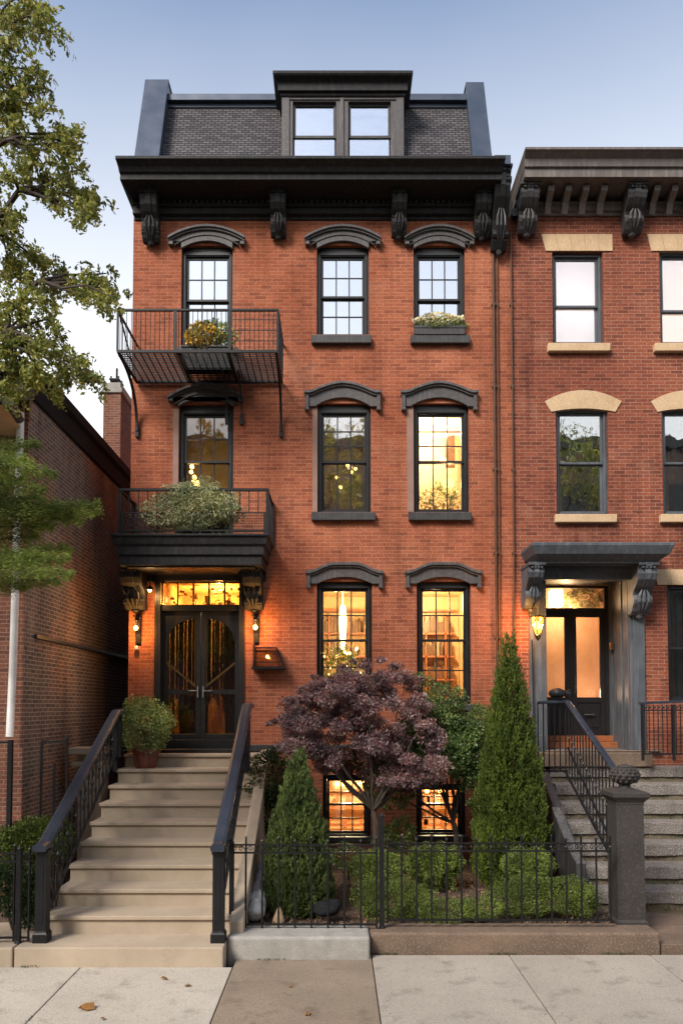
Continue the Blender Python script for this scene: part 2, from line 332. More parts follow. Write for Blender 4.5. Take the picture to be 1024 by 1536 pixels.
M['leaf_arb'] = leafmat('arborvitae_leaf', [(.05, .085, .015), (.09, .135, .024), (.14, .185, .035), (.035, .06, .012)], trans=.3)
M['leaf_cyp'] = leafmat('cypress_leaf', [(.07, .11, .035), (.115, .16, .05), (.16, .21, .07), (.055, .08, .028)], trans=.3)
M['leaf_box'] = leafmat('boxwood_leaf', [(.10, .15, .03), (.16, .22, .05), (.23, .29, .075), (.08, .12, .03)], trans=.3)
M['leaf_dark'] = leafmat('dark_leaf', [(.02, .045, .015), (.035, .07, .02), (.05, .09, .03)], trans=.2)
M['leaf_green'] = leafmat('laurel_leaf', [(.06, .11, .035), (.10, .16, .05), (.15, .22, .075), (.23, .3, .13)], rough=.35, trans=.25)
M['leaf_maple'] = leafmat('maple_leaf', [(.17, .10, .115), (.27, .18, .20), (.36, .27, .30), (.28, .085, .085), (.12, .08, .09), (.42, .32, .35)], trans=.3)
M['leaf_pale'] = leafmat('pale_trailing_leaf', [(.2, .25, .1), (.32, .36, .18), (.42, .45, .26), (.58, .55, .4), (.16, .2, .08)], trans=.3)
M['leaf_pot'] = leafmat('pot_shrub_leaf', [(.15, .22, .065), (.25, .33, .11), (.36, .42, .18), (.15, .2, .07)], trans=.3)
M['leaf_dry'] = leafmat('dry_leaf', [(.36, .17, .05), (.25, .12, .04)], trans=.1)
M['petal_w'] = leafmat('white_petal', [(.7, .66, .55), (.8, .78, .68), (.75, .62, .3)], trans=.3)
M['petal_y'] = leafmat('yellow_petal', [(.75, .42, .05), (.6, .33, .04), (.2, .22, .05), (.8, .55, .12)], trans=.3)

# ---------------- facade pieces ----------------
def wall_with_holes(x0, x1, z0, z1, y, holes, thick=.3, yb=None):
    b = MB(); xs = sorted({x0, x1, *[h[0] for h in holes], *[h[1] for h in holes]}); zs = sorted({z0, z1, *[h[2] for h in holes], *[h[3] for h in holes]})
    for i in range(len(xs)-1):
        for j in range(len(zs)-1):
            cx = (xs[i]+xs[i+1])/2; cz = (zs[j]+zs[j+1])/2
            if any(h[0] < cx < h[1] and h[2] < cz < h[3] for h in holes): continue
            b.add([(xs[i], y, zs[j]), (xs[i+1], y, zs[j]), (xs[i+1], y, zs[j+1]), (xs[i], y, zs[j+1])], [(0, 1, 2, 3)])
    for a, c, d, e in holes:
        Y2 = y+thick
        b.add([(a,y,d),(c,y,d),(c,y,e),(a,y,e),(a,Y2,d),(c,Y2,d),(c,Y2,e),(a,Y2,e)], [(0,4,5,1),(1,5,6,2),(2,6,7,3),(3,7,4,0)])
    if yb:
        b.add([(x0,y,z0),(x0,yb,z0),(x0,yb,z1),(x0,y,z1)], [(3,2,1,0)]); b.add([(x1,y,z0),(x1,yb,z0),(x1,yb,z1),(x1,y,z1)], [(0,1,2,3)])
        b.add([(x0,yb,z0),(x1,yb,z0),(x1,yb,z1),(x0,yb,z1)], [(3,2,1,0)])
    return b
def wrap(prof, x0, x1, y, yb, left=True, right=True, miter_l=1.0, miter_r=1.0):
    """moulding profile [(out, z)] from bottom to top carried round the front and both returns"""
    b = MB(); n = len(prof); vs = []
    for o, z in prof:
        a = x0-(o*miter_l if left else 0); c = x1+(o*miter_r if right else 0)
        vs += [(a, yb, z), (a, y-o, z), (c, y-o, z), (c, yb, z)]
    fs = []
    for i in range(n-1):
        for j in range(3): fs.append((4*i+j, 4*i+j+1, 4*i+j+5, 4*i+j+4))
    fs.append((4*n-4, 4*n-3, 4*n-2, 4*n-1)); fs.append((3, 2, 1, 0)); fs.append(tuple(4*i for i in range(n))); fs.append(tuple(4*i+3 for i in range(n-1, -1, -1)))
    return b.add(vs, [f for f in fs])
def console(x0, x1, y, zt, zb, proj, style=0):
    """scrolled console bracket against the wall plane y"""
    h = zt-zb; w_ = x1-x0; b = MB()
    if style == 0: p = [(0,0),(1,0),(1,.06),(.93,.08),(.95,.2),(.88,.32),(.70,.44),(.50,.53),(.44,.60),(.50,.64),(.55,.70),(.52,.78),(.42,.86),(.36,.93),(.24,1.0),(0,1.0)]
    else: p = [(0,0),(1,0),(1,.07),(.93,.09),(.90,.25),(.78,.38),(.58,.50),(.42,.62),(.34,.74),(.38,.82),(.34,.9),(.2,1),(0,1)]
    pts = [(y-a*proj, zt-c*h) for a, c in p]
    b.extx(pts, x0+w_*.07, x1-w_*.07)
    b.extx([(y-a*proj*1.04-.004 if 0 < i < len(p)-1 else y-.001, zt-c*h) for i, (a, c) in enumerate(p)], x0+w_*.34, x1-w_*.34)   # raised rib
    for s_ in (0, 1):                                                                                                # side cheeks
        q = [(y-a*proj*.97-.002 if 0 < i < len(p)-1 else y-.002, zt-c*h*.985-.004) for i, (a, c) in enumerate(p)]
        b.extx(q, x0+(w_*.93 if s_ else 0), x0+(w_ if s_ else w_*.07))
    b.box(x0-.015, x1+.015, y-proj*1.05, y, zt-.03, zt+.02)
    for t in range(4):
        xx = x0+w_*(.12+.2*t); b.box(xx, xx+w_*.13, y-proj*1.03, y-proj*.9, zt-.08, zt-.05)
    b.tube([(x0-.008, y-proj*.84, zt-h*.17), (x1+.008, y-proj*.84, zt-h*.17)], h*.055, 12)
    b.tube([(x0-.004, y-proj*.36, zt-h*.82), (x1+.004, y-proj*.36, zt-h*.82)], h*.05, 12)
    xc = (x0+x1)/2          # acanthus leaf on the lower scroll, bead and drop
    for s_ in (-1, 0, 1):
        b.tube([(xc+s_*w_*.12, y-proj*.62, zt-h*.50), (xc+s_*w_*.24, y-proj*.60, zt-h*.62), (xc+s_*w_*.26, y-proj*.58, zt-h*.74), (xc+s_*w_*.16, y-proj*.44, zt-h*.88), (xc+s_*w_*.05, y-proj*.30, zt-h*.99)], [w_*.04, w_*.09, w_*.10, w_*.07, w_*.02], 7)
    b.lathe([(.004, -h*.09), (w_*.16, -h*.05), (w_*.22, 0), (w_*.12, h*.02)], (xc, y-proj*.16, zt-h*1.01), 10)
    return b
def arc(xc, hw, z0, rise, n=24, kind='seg', sh=.12):
    out = []
    for i in range(n+1):
        t = -1+2*i/n
        if kind == 'seg': k = 1-t*t
        elif kind == 'shoulder': a = min(1, max(0, (1-abs(t)-sh)/(1-sh))); k = 1-(1-a)**1.7 if a > 0 else 0
        else: a = 1-abs(t); k = .5-.5*cos(pi*min(1, max(0, (a-.04))/.7)) if a < .74 else 1
        out.append((xc+t*hw, z0+rise*k))
    return out
def hood(par, xc, hw, ztop, rise, th, drop, kind, y, ow, oz, m='hood', earw=.11, proj=.13):
    """window hood: face band, projecting moulding and two ears; opening half width ow, head height oz"""
    zs = ztop-rise; out = arc(xc, hw, zs-.035, rise, kind=kind, sh=.2)
    inn = arc(xc, ow, oz, (ztop-th-oz), n=16, kind='seg')
    b = MB()
    lo = [(xc+hw-.015, zs-drop+.05), (xc+hw-earw, zs-drop+.05)] if drop > th else []
    pts = [(xc-hw+.015, out[0][1])]+out[1:-1]+[(xc+hw-.015, out[-1][1])]
    bot = oz-.0
    ring = pts+[(xc+hw-.03, zs-drop+.06), (xc+ow+.002, zs-drop+.06)]+[(x, z) for x, z in reversed(inn)][0:]+[(xc-ow-.002, zs-drop+.06), (xc-hw+.03, zs-drop+.06)]
    b.ext(ring, y-proj*.45, y-.001)
    # mouldings that follow the outline
    for t0, t1, pr in ((0, .05, 1.0), (.05, .085, .75)):
        o1 = arc(xc, hw+.02*pr, zs-t0, rise, kind=kind, sh=.2); o2 = arc(xc, hw+.02*pr, zs-t1, rise, kind=kind, sh=.2)
        b.ext(o1+o2[::-1], y-proj*pr, y-.002-.001*pr)
    if kind == 'seg':
        o1 = arc(xc, hw*.86, zs-.125, rise*.86, kind=kind); o2 = arc(xc, hw*.86, zs-.145, rise*.86, kind=kind); b.ext(o1+o2[::-1], y-proj*.58, y-.003)
    # ears
    for s_ in (-1, 1):
        xa = xc+s_*hw; xb = xc+s_*(hw-earw*.62)
        x0, x1 = min(xa, xb), max(xa, xb)
        b.box(x0, x1, y-proj*.72, y-.004, zs-drop, zs-.07)
        b.box(x0-.008, x1+.008, y-proj*.8, y-.005, zs-drop-.02, zs-drop+.025)
    # soffit filling the segmental head
    return b.build('hood', m, par, bevel=.006)
def window(house, u0, u1, v0, v1, vm=None, cols=3, ru=2, rl=2, fm='black', gm='glass', y=YF, cas=.075, head=.0, back=None, backy=.14, sashdrop=0, label=None):
    vc = (v0+v1)/2; x0, x1 = px(u0, vc, y), px(u1, vc, y); z1, z0 = pz(v0, y), pz(v1, y)
    b = MB(); yo = y+.075; yi = y+.2; ht = cas+head
    b.box(x0+.001, x0+cas, yo, yi, z0+.001, z1-.001); b.box(x1-cas, x1-.001, yo, yi, z0+.001, z1-.001)
    b.box(x0+cas, x1-cas, yo, yi, z1-ht, z1-.001); b.box(x0+cas, x1-cas, yo, yi, z0+.001, z0+.045)
    b.box(x0+cas*.45, x0+cas*.8, yo-.018, yo-.001, z0+.02, z1-ht*.55); b.box(x1-cas*.8, x1-cas*.45, yo-.018, yo-.001, z0+.02, z1-ht*.55); b.box(x0+cas*.8, x1-cas*.8, yo-.018, yo-.001, z1-ht*.9, z1-ht*.55)
    wn = b.build('window', fm, house, bevel=.004)
    if label: wn['label'] = label
    a, c, d, e = x0+cas, x1-cas, z0+.045, z1-ht; zm = pz(vm, y) if vm else (d+e)/2
    sh = MB(); st = .042; mb = .011
    def sash(za, zb, ya, rows, cols):
        sh.box(a+.001, a+st, ya, ya+.04, za, zb); sh.box(c-st, c-.001, ya, ya+.04, za, zb); sh.box(a+st, c-st, ya+.001, ya+.039, zb-st, zb-.001); sh.box(a+st, c-st, ya+.001, ya+.039, za+.001, za+st)
        for i in range(1, cols): xx = a+st+(c-a-2*st)*i/cols; sh.box(xx-mb, xx+mb, ya+.006, ya+.034, za+st, zb-st)
        for i in range(1, rows): zz = za+st+(zb-za-2*st)*i/rows; sh.box(a+st, c-st, ya+.009, ya+.031, zz-mb, zz+mb)
    sash(zm-.02, e, yo+.035, ru, cols); sash(d, zm+.022, yo+.078, rl, cols)
    sh.build('sash', fm, wn, bevel=.003)
    g = MB(); g.box(a+.02, c-.02, yo+.053, yo+.057, zm+.02, e-.02); g.box(a+.02, c-.02, yo+.097, yo+.101, d+.02, zm-.01); g.build('pane', gm, wn)
    if back:
        s2 = MB(); yb = y+.2+backy
        if back == 'blindlit': s2.add([(a+.003, y+.188, z0+.05), (c-.003, y+.188, z0+.05), (c-.003, y+.188, z1-.08), (a+.003, y+.188, z1-.08)], [(0, 1, 2, 3)])
        elif back in ('shade',): yb = y+.155; s2.box(a+.003, c-.003, y+.186, y+.192, z0+.05, z1-.08)
        else:
            n = 46; X = np.linspace(x0+.004, x1-.004, n); 
            pts = [(xx, yb+.03*sin(i*1.1)+.01*sin(i*2.9)) for i, xx in enumerate(X)]
            vs = [(xx, yy, z0) for xx, yy in pts]+[(xx, yy, z1) for xx, yy in pts]; s2.add(vs, [(i, i+1, i+1+n, i+n) for i in range(n-1)])
        s2.build('curtain', back, wn)
    return wn, (x0, x1, z0, z1)
def room(house, x0, x1, z0, z1, depth, wm, lights, y=YF, ys=.31):
    """a real room behind the windows: back, side walls, floor, ceiling"""
    ya = y+ys; yb = ya+depth; b = MB()
    b.add([(x0,ya,z0),(x1,ya,z0),(x1,yb,z0),(x0,yb,z0),(x0,ya,z1),(x1,ya,z1),(x1,yb,z1),(x0,yb,z1)], [(0,1,2,3),(7,6,5,4),(1,5,6,2),(2,6,7,3),(3,7,4,0)])
    r = b.build('room', wm, house)
    for (lx, ly, lz, pw, col, rad) in lights:
        l = bpy.data.lights.new('room_light', 'POINT'); l.energy = pw; l.color = col; l.shadow_soft_size = rad
        o = bpy.data.objects.new('room_light', l); COL.objects.link(o); o.parent = r; o.location = np.array((lx, ly, lz))-ORG[r.name]
    return r
def lamp(par, p, pw, col=(1, .58, .22), rad=.03):
    l = bpy.data.lights.new('bulb_light', 'POINT'); l.energy = pw; l.color = col; l.shadow_soft_size = rad
    o = bpy.data.objects.new('bulb_light', l); COL.objects.link(o); o.parent = par; o.location = np.array(p)-ORG[par.name]
def sphere(b, c, r, n=10, m=6, sz=1): return b.lathe([(max(.0005, r*sin(pi*i/m)), -r*sz*cos(pi*i/m)) for i in range(m+1)], c, n)

# ================= ground =================
g = MB(); g.box(-300, 300, -300, 500, -.4, -.16); struct(g.build('street', 'asphalt'))
sw = MB(); sw.box(-14, 14, 3.2, 9.02, -.3, -.018); sw = struct(sw.build('sidewalk', 'mulch'))
sw['label'] = 'pavement of large concrete slabs in front of the houses'
def slab(x0, x1, y0, y1, m, z=0):
    b = MB(); b.box(x0, x1, y0, y1, -.1, z); return b.build('slab', m, sw, bevel=.008, seg=2)
jx = [-6.6, -4.95, -2.95, -1.2, .42, 2.08, 3.78, 5.4, 7]
def joint_y(x): return 8.99 if x < -1.2 else 9.42
for i in range(len(jx)-1):
    m = 'pave_l' if i < 3 else 'pave_b' if i == 3 else 'pave_g'
    ye = joint_y((jx[i]+jx[i+1])/2); ys = [ye, 7.05, 5.3, 3.4]
    for k in range(3): slab(jx[i]+.006, jx[i+1]-.006, ys[k+1]+.006, ys[k]-.004, m, z=RNG.uniform(-.003, .003))
# beds and paving behind the kerb line
def bumpy(name, x0, x1, y0, y1, z, amp, m, nx=60, ny=50, slope=0):
    X, Y = np.meshgrid(np.linspace(x0, x1, nx), np.linspace(y0, y1, ny)); q = np.stack([X.ravel(), Y.ravel(), np.zeros(X.size)], 1)
    Z = z+slope*(q[:, 1]-y0)+amp*lump(q, 5, 2)+amp*.5*lump(q, 6, 11)+RNG.normal(size=len(q))*amp*.25; q[:, 2] = Z
    f = [(j*nx+i, j*nx+i+1, (j+1)*nx+i+1, (j+1)*nx+i) for j in range(ny-1) for i in range(nx-1)]
    return struct(finish(name, q, f, m, None, smooth=True))
bumpy('garden_bed', -1.12, 3.62, 9.7, 13.52, .2, .02, 'mulch', slope=.03)
bumpy('side_bed', -8.5, -3.66, 9.35, 17.5, .12, .02, 'mulch')
b = MB()
for i in range(3):
    for j in range(2): b.box(3.95+i*.9, 4.84+i*.9, 9.5+j*.75, 10.24+j*.75, -.1, .1)
b.box(6.66, 9, 9.5, 11.0, -.1, .1); wk = struct(b.build('walkway', 'brownstone', bevel=.008))
b = MB(); b.box(-6.5, -3.72, 9.4, 10.1, -.1, .2); b.box(-8.2, -5.2, 10.108, 12.6, -.1, .14); struct(b.build('side_path', 'stone', bevel=.01))

# kerbs
k = MB(); k.box(-1.305, .395, 9.24, 9.8, -.1, .265); k = tag(k.build('kerb', 'granite', bevel=.035, seg=3), 'rough grey granite kerb block under the left half of the garden fence', 'kerb')
k = MB(); k.box(.405, 3.93, 9.45, 9.9, -.1, .25); k = tag(k.build('kerb', 'brownstone', bevel=.03, seg=3), 'long smooth brown stone kerb under the right half of the garden fence', 'kerb')
k = MB(); k.box(-8, -3.74, 8.98, 9.34, -.1, .22); k = tag(k.build('kerb', 'stone', bevel=.02, seg=2), 'tan stone kerb left of the stair slab under the short fence', 'kerb')

# ================= stoop =================
R_, T_ = .22, .44
st = thing('stoop', 'tan stone front stoop with ten steps up to the black double door', 'steps', (-2.45, 11, 0))
SXL, SXR = -3.60, -1.30
for k in range(1, 11):
    d = 8.98 if k == 1 else 9.5+(k-2)*T_
    if k == 10: d = 13.0
    y2 = YF-.01 if k == 10 else (9.5+(k-1)*T_ if k < 9 else 13.0)+.06
    b = MB(); xa, xb = (-3.72, -1.31) if k == 1 else (SXL, SXR)
    if k in (1,): b.box(xa, xb, d, y2, -.1, k*R_)
    else:
        b.box(xa+.02, xb-.0, d+.035, y2, (k-1)*R_-.04, k*R_-.055); b.box(xa, xb, d, y2-.002, k*R_-.053, k*R_)
    b.build('step', 'stone' if k < 10 else 'granite2' if 'granite2' in M else 'stone', st, bevel=.012, seg=2)
# stringers / side cheek
b = MB(); b.extx([(9.42, -.05), (9.42, .40), (9.7, .55), (13.0, 2.26), (13.48, 2.26), (13.48, -.05)], -1.298, -1.13); b.build('cheek_wall', 'stone', st, bevel=.012)
b = MB(); b.extx([(9.42, -.05), (9.42, .05), (13.0, 1.78), (13.48, 1.78), (13.48, -.05)], -3.66, -3.602); b.build('cheek_wall', 'stone', st, bevel=.012)

def scroll(b, c, r, axis, turns=1.25, flip=1, th=.007, n=18):
    pts = []
    for i in range(n+1):
        t = i/n; a = turns*2*pi*t; rr = r*(1-.75*t)
        p = (rr*cos(a)*flip, rr*sin(a)); pts.append((c[0]+p[0], c[1], c[2]+p[1]) if axis == 'x' else (c[0], c[1]+p[0], c[2]+p[1]))
    b.tube(pts, th, 4)
def stair_rail(X, y0, z0, y1, z1, zb0, label, endpost):
    t = thing('stair_railing', label, 'railing', (X, y0, .22), 'railings on the stoop')
    b = MB(); b.lathe([(.085, 0), (.085, .1), (.072, .12), (.066, .14), (.066, 1.02), (.078, 1.04), (.078, 1.08)], (X, y0, .22), 4, sq=True)
    b.box(X-.03, X+.03, y0-.071, y0-.0665, .45, 1.2)
    b.build('newel_post', 'iron', t, bevel=.006)
    b = MB(); w_ = .082
    pts = [(y0-.14, z0), (y0+.02, z0+.02), (y1, z1), (y1+.25, z1+.01)]
    pr = [(w_, 0), (w_*.94, .03), (w_*.5, .05), (-w_*.5, .05), (-w_*.94, .03), (-w_, 0), (-w_*.85, -.03), (w_*.85, -.03)]
    vs = [(X+a, y, z+c) for y, z in pts for a, c in pr]; n = 8
    fs = [(i*n+j, i*n+(j+1) % n, (i+1)*n+(j+1) % n, (i+1)*n+j) for i in range(3) for j in range(n)]+[tuple(range(n)), tuple(range(4*n-1, 3*n-1, -1))]
    b.add(vs, fs); b.build('handrail', 'railtop', t, bevel=.004)
    b = MB(); sl_ = (z1-z0)/(y1-y0); lo = -.92
    b.bar((X, y0, z0+lo), (X, y1, z1-.66), .04, .02); b.bar((X, y0, z0-.13), (X, y1, z1-.13), .03, .014); b.build('bottom_rail', 'iron', t)
    N = 17
    for i in range(1, N+1):
        f_ = i/(N+1); y = y0+(y1-y0)*f_; za = z0+(z1-z0)*f_; zl = (z0+lo)*(1-f_)+(z1-.66)*f_
        b = MB(); b.tube([(X, y, zl), (X, y, za-.02)], .011, 5)
        zc = (zl+za)/2
        if i % 2: 
            scroll(b, (X, y+.055, zc+.12), .05, 'y', flip=-1); scroll(b, (X, y-.055, zc-.12), .05, 'y', flip=1)
            b.lathe([(.012, -.04), (.028, 0), (.012, .04)], (X, y, zc), 8)
        else:
            b.lathe([(.012, -.05), (.022, -.02), (.022, .02), (.012, .05)], (X, y, zc+.2), 6); b.lathe([(.012, -.05), (.022, -.02), (.022, .02), (.012, .05)], (X, y, zc-.2), 6)
        b.build('baluster', 'iron', t)
    b = MB(); b.box(X-.03, X+.03, y1+.19, y1+.25, endpost, z1-.02); b.box(X-.03, X+.03, y1-.03, y1+.03, 1.98+.004, z1-.02); b.build('end_post', 'iron', t)
stair_rail(-3.49, 9.22, 1.33, 12.15, 2.90, 0, 'black iron stair railing on the left side of the stoop beside the potted shrub', 2.2)
stair_rail(-1.40, 9.22, 1.33, 11.95, 3.0, 0, 'black iron stair railing on the right side of the stoop next to the garden', 1.98)

# ================= iron garden fences =================
def fence(x0, x1, y, zb, zt, label, spacing=.185, parts=()):
    t = thing('iron_fence', label, 'fence', ((x0+x1)/2, y, zb-.04))
    b = MB(); b.box(x0, x1, y-.012, y+.012, zb, zb+.022); b.build('bottom_rail', 'iron', t)
    b = MB(); b.box(x0, x1, y-.014, y+.014, zt-.11, zt-.09); b.build('middle_rail', 'iron', t)
    b = MB(); b.box(x0, x1, y-.012, y+.012, zt-.012, zt+.006); b.build('top_rail', 'iron', t)
    n = max(1, int((x1-x0)/spacing)); sp = (x1-x0)/n
    for i in range(n+1):
        x = x0+i*sp; x = min(max(x, x0+.01), x1-.01); b = MB(); top = zt+(.11 if i % 2 else .07)
        b.tube([(x, y, zb-.03), (x, y, top-.03), (x, y, top-.025), (x, y, top)], [.0135, .0135, .021, .003], 5)
        b.lathe([(.011, -.02), (.02, 0), (.011, .02)], (x, y, zt-.05), 6)
        b.build('picket', 'iron', t)
    b = MB()
    for i in range(n):
        x = x0+(i+.5)*sp; s_ = 1 if i % 2 else -1
        scroll(b, (x-sp*.22, y, zt-.05), .035, 'x', flip=-1, th=.005); scroll(b, (x+sp*.22, y, zt-.05), .035, 'x', flip=1, th=.005)
    b.build('scrollwork', 'iron', t)
    for x, za, zz in parts:
        b = MB(); b.box(x-.028, x+.028, y-.03, y+.03, za, zz); b.lathe([(.045, 0), (.03, .04), (.012, .07)], (x, y, za), 8); b.lathe([(.03, 0), (.035, .02), (.004, .06)], (x, y, zz), 8); b.build('post', 'iron', t)
    return t
fence(-1.33, .50, 9.6, .30, 1.29, 'black iron fence of thin pickets on the grey granite kerb left of the tall post', parts=[(-1.3, .262, 1.3)])
fence(.62, 3.42, 9.66, .34, 1.30, 'black iron fence of thin pickets on the brown kerb in front of the cone evergreen', parts=[(.56, .248, 1.62)])
fence(-6.6, -3.62, 9.16, .27, 1.27, 'short run of black iron fence left of the stoop in front of dark bushes', parts=[(-3.75, .218, 1.3)])

# ================= main brick house =================
HX0, HX1 = px(194, 900), px(768, 600)
ZT = pz(326)
H = thing('brick_house', 'orange brick townhouse with black cornice, mansard roof and double front door', 'house', (0, 16, 0))
W = {}
L = [('3a',272,349,368,520,446,3,2,2,'glassup'),('3b',475,553,368,502,441,3,2,2,'glassup'),('3c',620,697,368,502,445,3,2,2,'glassup'),
     ('2a',268,350,606,780,690,3,2,2,'glass'),('2b',476,556,605,768,690,3,3,1,'glassr'),('2c',620,703,605,768,690,3,3,1,'glass3'),
     ('1b',475,558,872,1046,960,3,2,2,'glass'),('1c',625,706,872,1056,960,3,2,2,'glass'),
     ('0b',484,556,1162,1256,1208,3,2,2,'glass'),('0c',624,698,1176,1254,1208,3,2,2,'glass')]
info = {'3a':'top floor window behind the iron balcony','3b':'top floor window in the middle','3c':'top floor window with a flower box','2a':'tall window above the canopy',
  '2b':'middle window reflecting bare trees','2c':'middle floor window pale yellow from an added room light','1b':'parlour window with a bright hanging lamp','1c':'parlour window on the right above the green shrub',
  '0b':'lit basement window behind the small cone shrub','0c':'lit basement window beside the tall evergreen'}
holes = []
for key,u0,u1,v0,v1,vm,c,ru,rl,gm in L:
    bk = {'3a':'shade','3b':'shade','3c':'shade'}.get(key)
    wn, rc = window(H, u0, u1, v0, v1, vm, c, ru, rl, 'black', gm, back=bk, label=info[key], head=(.09 if key[0] in '32' else .05 if key[0] == '1' else 0)); W[key] = (wn, rc); holes.append(rc)
# doorway hole
DX0, DX1 = px(232, 990), px(367, 990); DZ0, DZ1 = 2.22, pz(862)
holes.append((DX0, DX1, DZ0, DZ1))
wb = wall_with_holes(HX0, HX1, -.1, ZT, YF, holes, yb=24); wb.build('wall', 'brick', H)
b = MB(); b.box(px(372, 1120), HX1-.3, YF-.05, YF-.001, pz(1127), pz(1117)); b.build('water_table', 'char', H, bevel=.008)
b = MB(); b.box(px(575,1200), px(620,1200), YF-.034, YF-.0315, .6, 1.6); 
# hoods and sills
def sill(wn, u0, u1, v0, v1, m='char', y=YF, pr=.1):
    b = MB(); vc = (v0+v1)/2; b.box(px(u0, vc, y-pr), px(u1, vc, y-pr), y-pr, y+.075, pz(v1, y-pr), pz(v0, y-pr)); b.build('sill', m, wn, bevel=.008)
for key, u0, u1 in (('3a',253,365),('3b',458,569),('3c',606,708)):
    wn, rc = W[key]; xc = (px(u0,360)+px(u1,360))/2; hood(wn, (rc[0]+rc[1])/2, (px(u1,360)-px(u0,360))/2, pz(342), .22, .27, .12, 'seg', YF, (rc[1]-rc[0])/2, rc[3]-.09, m='hood')
for key, u0, u1 in (('2b',458,570),('2c',602,714)):
    wn, rc = W[key]; hood(wn, (px(u0,600)+px(u1,600))/2, (px(u1,600)-px(u0,600))/2, pz(575), .17, .28, .33, 'shoulder', YF, (rc[1]-rc[0])/2, rc[3]-.06, m='hood', earw=.1)
wn, rc = W['2a']; hood(wn, (rc[0]+rc[1])/2, (px(362,600)-px(252,600))/2, pz(578), .24, .24, .06, 'seg', YF, (rc[1]-rc[0])/2, rc[3]-.06, m='hood')
for key, u0, u1 in (('1b',460,573),('1c',608,720)):
    wn, rc = W[key]; hood(wn, (px(u0,860)+px(u1,860))/2, (px(u1,860)-px(u0,860))/2, pz(845), .15, .25, .28, 'ogee', YF, (rc[1]-rc[0])/2, rc[3]-.05, m='hood', earw=.1)
sill(W['3b'][0], 467, 557, 502, 514); sill(W['3c'][0], 616, 705, 502, 514); sill(W['2b'][0], 467, 563, 768, 780); sill(W['2c'][0], 613, 707, 768, 780)
sill(W['3a'][0], 264, 357, 520, 530); sill(W['1b'][0], 468, 566, 1046, 1056); sill(W['1c'][0], 617, 714, 1056, 1066); sill(W['0b'][0], 480, 560, 1256, 1264, pr=.08); sill(W['0c'][0], 620, 702, 1254, 1262, pr=.08)
# painted stone jambs beside middle floor windows
M['jamb'] = mat('brown_jamb_paint', (.26, .15, .115), (.21, .12, .09), rough=.7, bump=.15)
for key, w_ in (('2b', .09), ('2c', .12), ('2a', .1)):
    wn, rc = W[key]; b = MB(); b.box(rc[0]-w_, rc[0]-.001, YF-.012, YF-.0005, rc[2]+.002, rc[3]-.09); b.build('jamb', 'jamb', wn)

# rooms with their lights
WARM = (1, .60, .26)
def things_in_room(r, fn): b = MB(); fn(b); return b
x0 = W['1b'][1][0]-.35; x1 = W['1c'][1][1]+.3; z0 = W['1b'][1][2]-.3; z1 = W['1b'][1][3]+.2
lx = px(514, 930, 14.7)
r1 = room(H, x0, x1, z0, z1, 3.0, 'room', [(lx, 14.75, pz(935, 14.7), 260, (1, .68, .30), .12), (px(650,900,15.2), 15.3, z1-.35, 190, (1, .68, .32), .15)])
b = MB(); b.lathe([(.01,.5),(.055,.45),(.075,.2),(.06,-.1),(.035,-.35),(.01,-.4)], (lx, 14.7, pz(945, 14.7)), 12); b.tube([(lx,14.7,z1),(lx,14.7,pz(945,14.7)+.5)], .008, 5); b.build('hanging_lamp', 'flame', r1, smooth=True)
b = MB(); rr = random.Random(3)
for k in range(26):
    xx = lx+rr.uniform(-.42, .36); zz = pz(1015, 14.6)+rr.uniform(-.3, .55); yy = 14.45+rr.uniform(-.15, .3); sphere(b, (xx, yy, zz), rr.uniform(.012, .028), 8, 5)
b.build('string_lights', 'bulbs', r1)
b = MB()
for k in range(5): b.box(x0+.1, x1-.1, 16.55, 16.8, z0+.2+.5*k, z0+.24+.5*k)
for k in range(9): b.box(x0+.1+k*.42, x0+.13+k*.42, 16.55, 16.8, z0, z1-.4)
b.build('bookcase', 'copperw', r1)
b = MB()
for k in range(4):
    xx = x0+.12
    while xx < x1-.2:
        w_ = rr.uniform(.03, .09); 
        if rr.random() < .75: b.box(xx, xx+w_*.9, 16.56, 16.76, z0+.245+.5*k, z0+.24+.5*k+rr.uniform(.18, .38))
        xx += w_
b.build('books', 'wood', r1)
p, d = ellip((lx-.05, 14.55, z0+.75), (.38, .3, .55), 1500, 3, bump=.3); v, f = leaves(p, d, .06, .5); leafobj('house_plant', v, f, 'leaf_green', r1)
# middle floor
x0 = W['2b'][1][0]-.3; z0 = W['2b'][1][2]-.2; z1 = W['2b'][1][3]+.2; xm = (W['2b'][1][1]+W['2c'][1][0])/2
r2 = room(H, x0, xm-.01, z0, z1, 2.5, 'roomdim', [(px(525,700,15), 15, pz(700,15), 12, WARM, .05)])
b = MB()
for u, v, y in ((521,697,15),(533,703,15.1),(505,716,15.2),(511,731,15.2),(527,708,15.3)): sphere(b, P3(u, v, y), .03)
b.build('chandelier', 'bulb', r2); b = MB(); b.tube([P3(526,697,15), (px(526,697,15), 15, z1)], .008); b.box(x0+.1, x0+.5, 15.6, 15.9, z0, z0+.9); b.box(xm-.4, xm-.1, 15.9, 16, z0+.9, z0+1.5); b.build('furniture', 'wood', r2)
r3 = room(H, xm+.01, W['2c'][1][1]+.3, z0, z1, 1.6, 'room', [(px(640,640,14.6), 14.7, pz(650,14.6), 210, (1, .78, .46), .15), (px(670,720,14.6), 14.4, pz(730,14.6), 25, WARM, .1)])  # strong first light added, imitating a sunset-like reflection in the upper sash
b = MB(); sphere(b, P3(664, 690, 14.4), .06); b.build('lamp_globe', 'bulb', r3); b = MB(); b.box(px(668,650,15), px(682,650,15), 15, 15.1, pz(700,15), pz(652,15)); b.build('wardrobe', 'wood', r3)
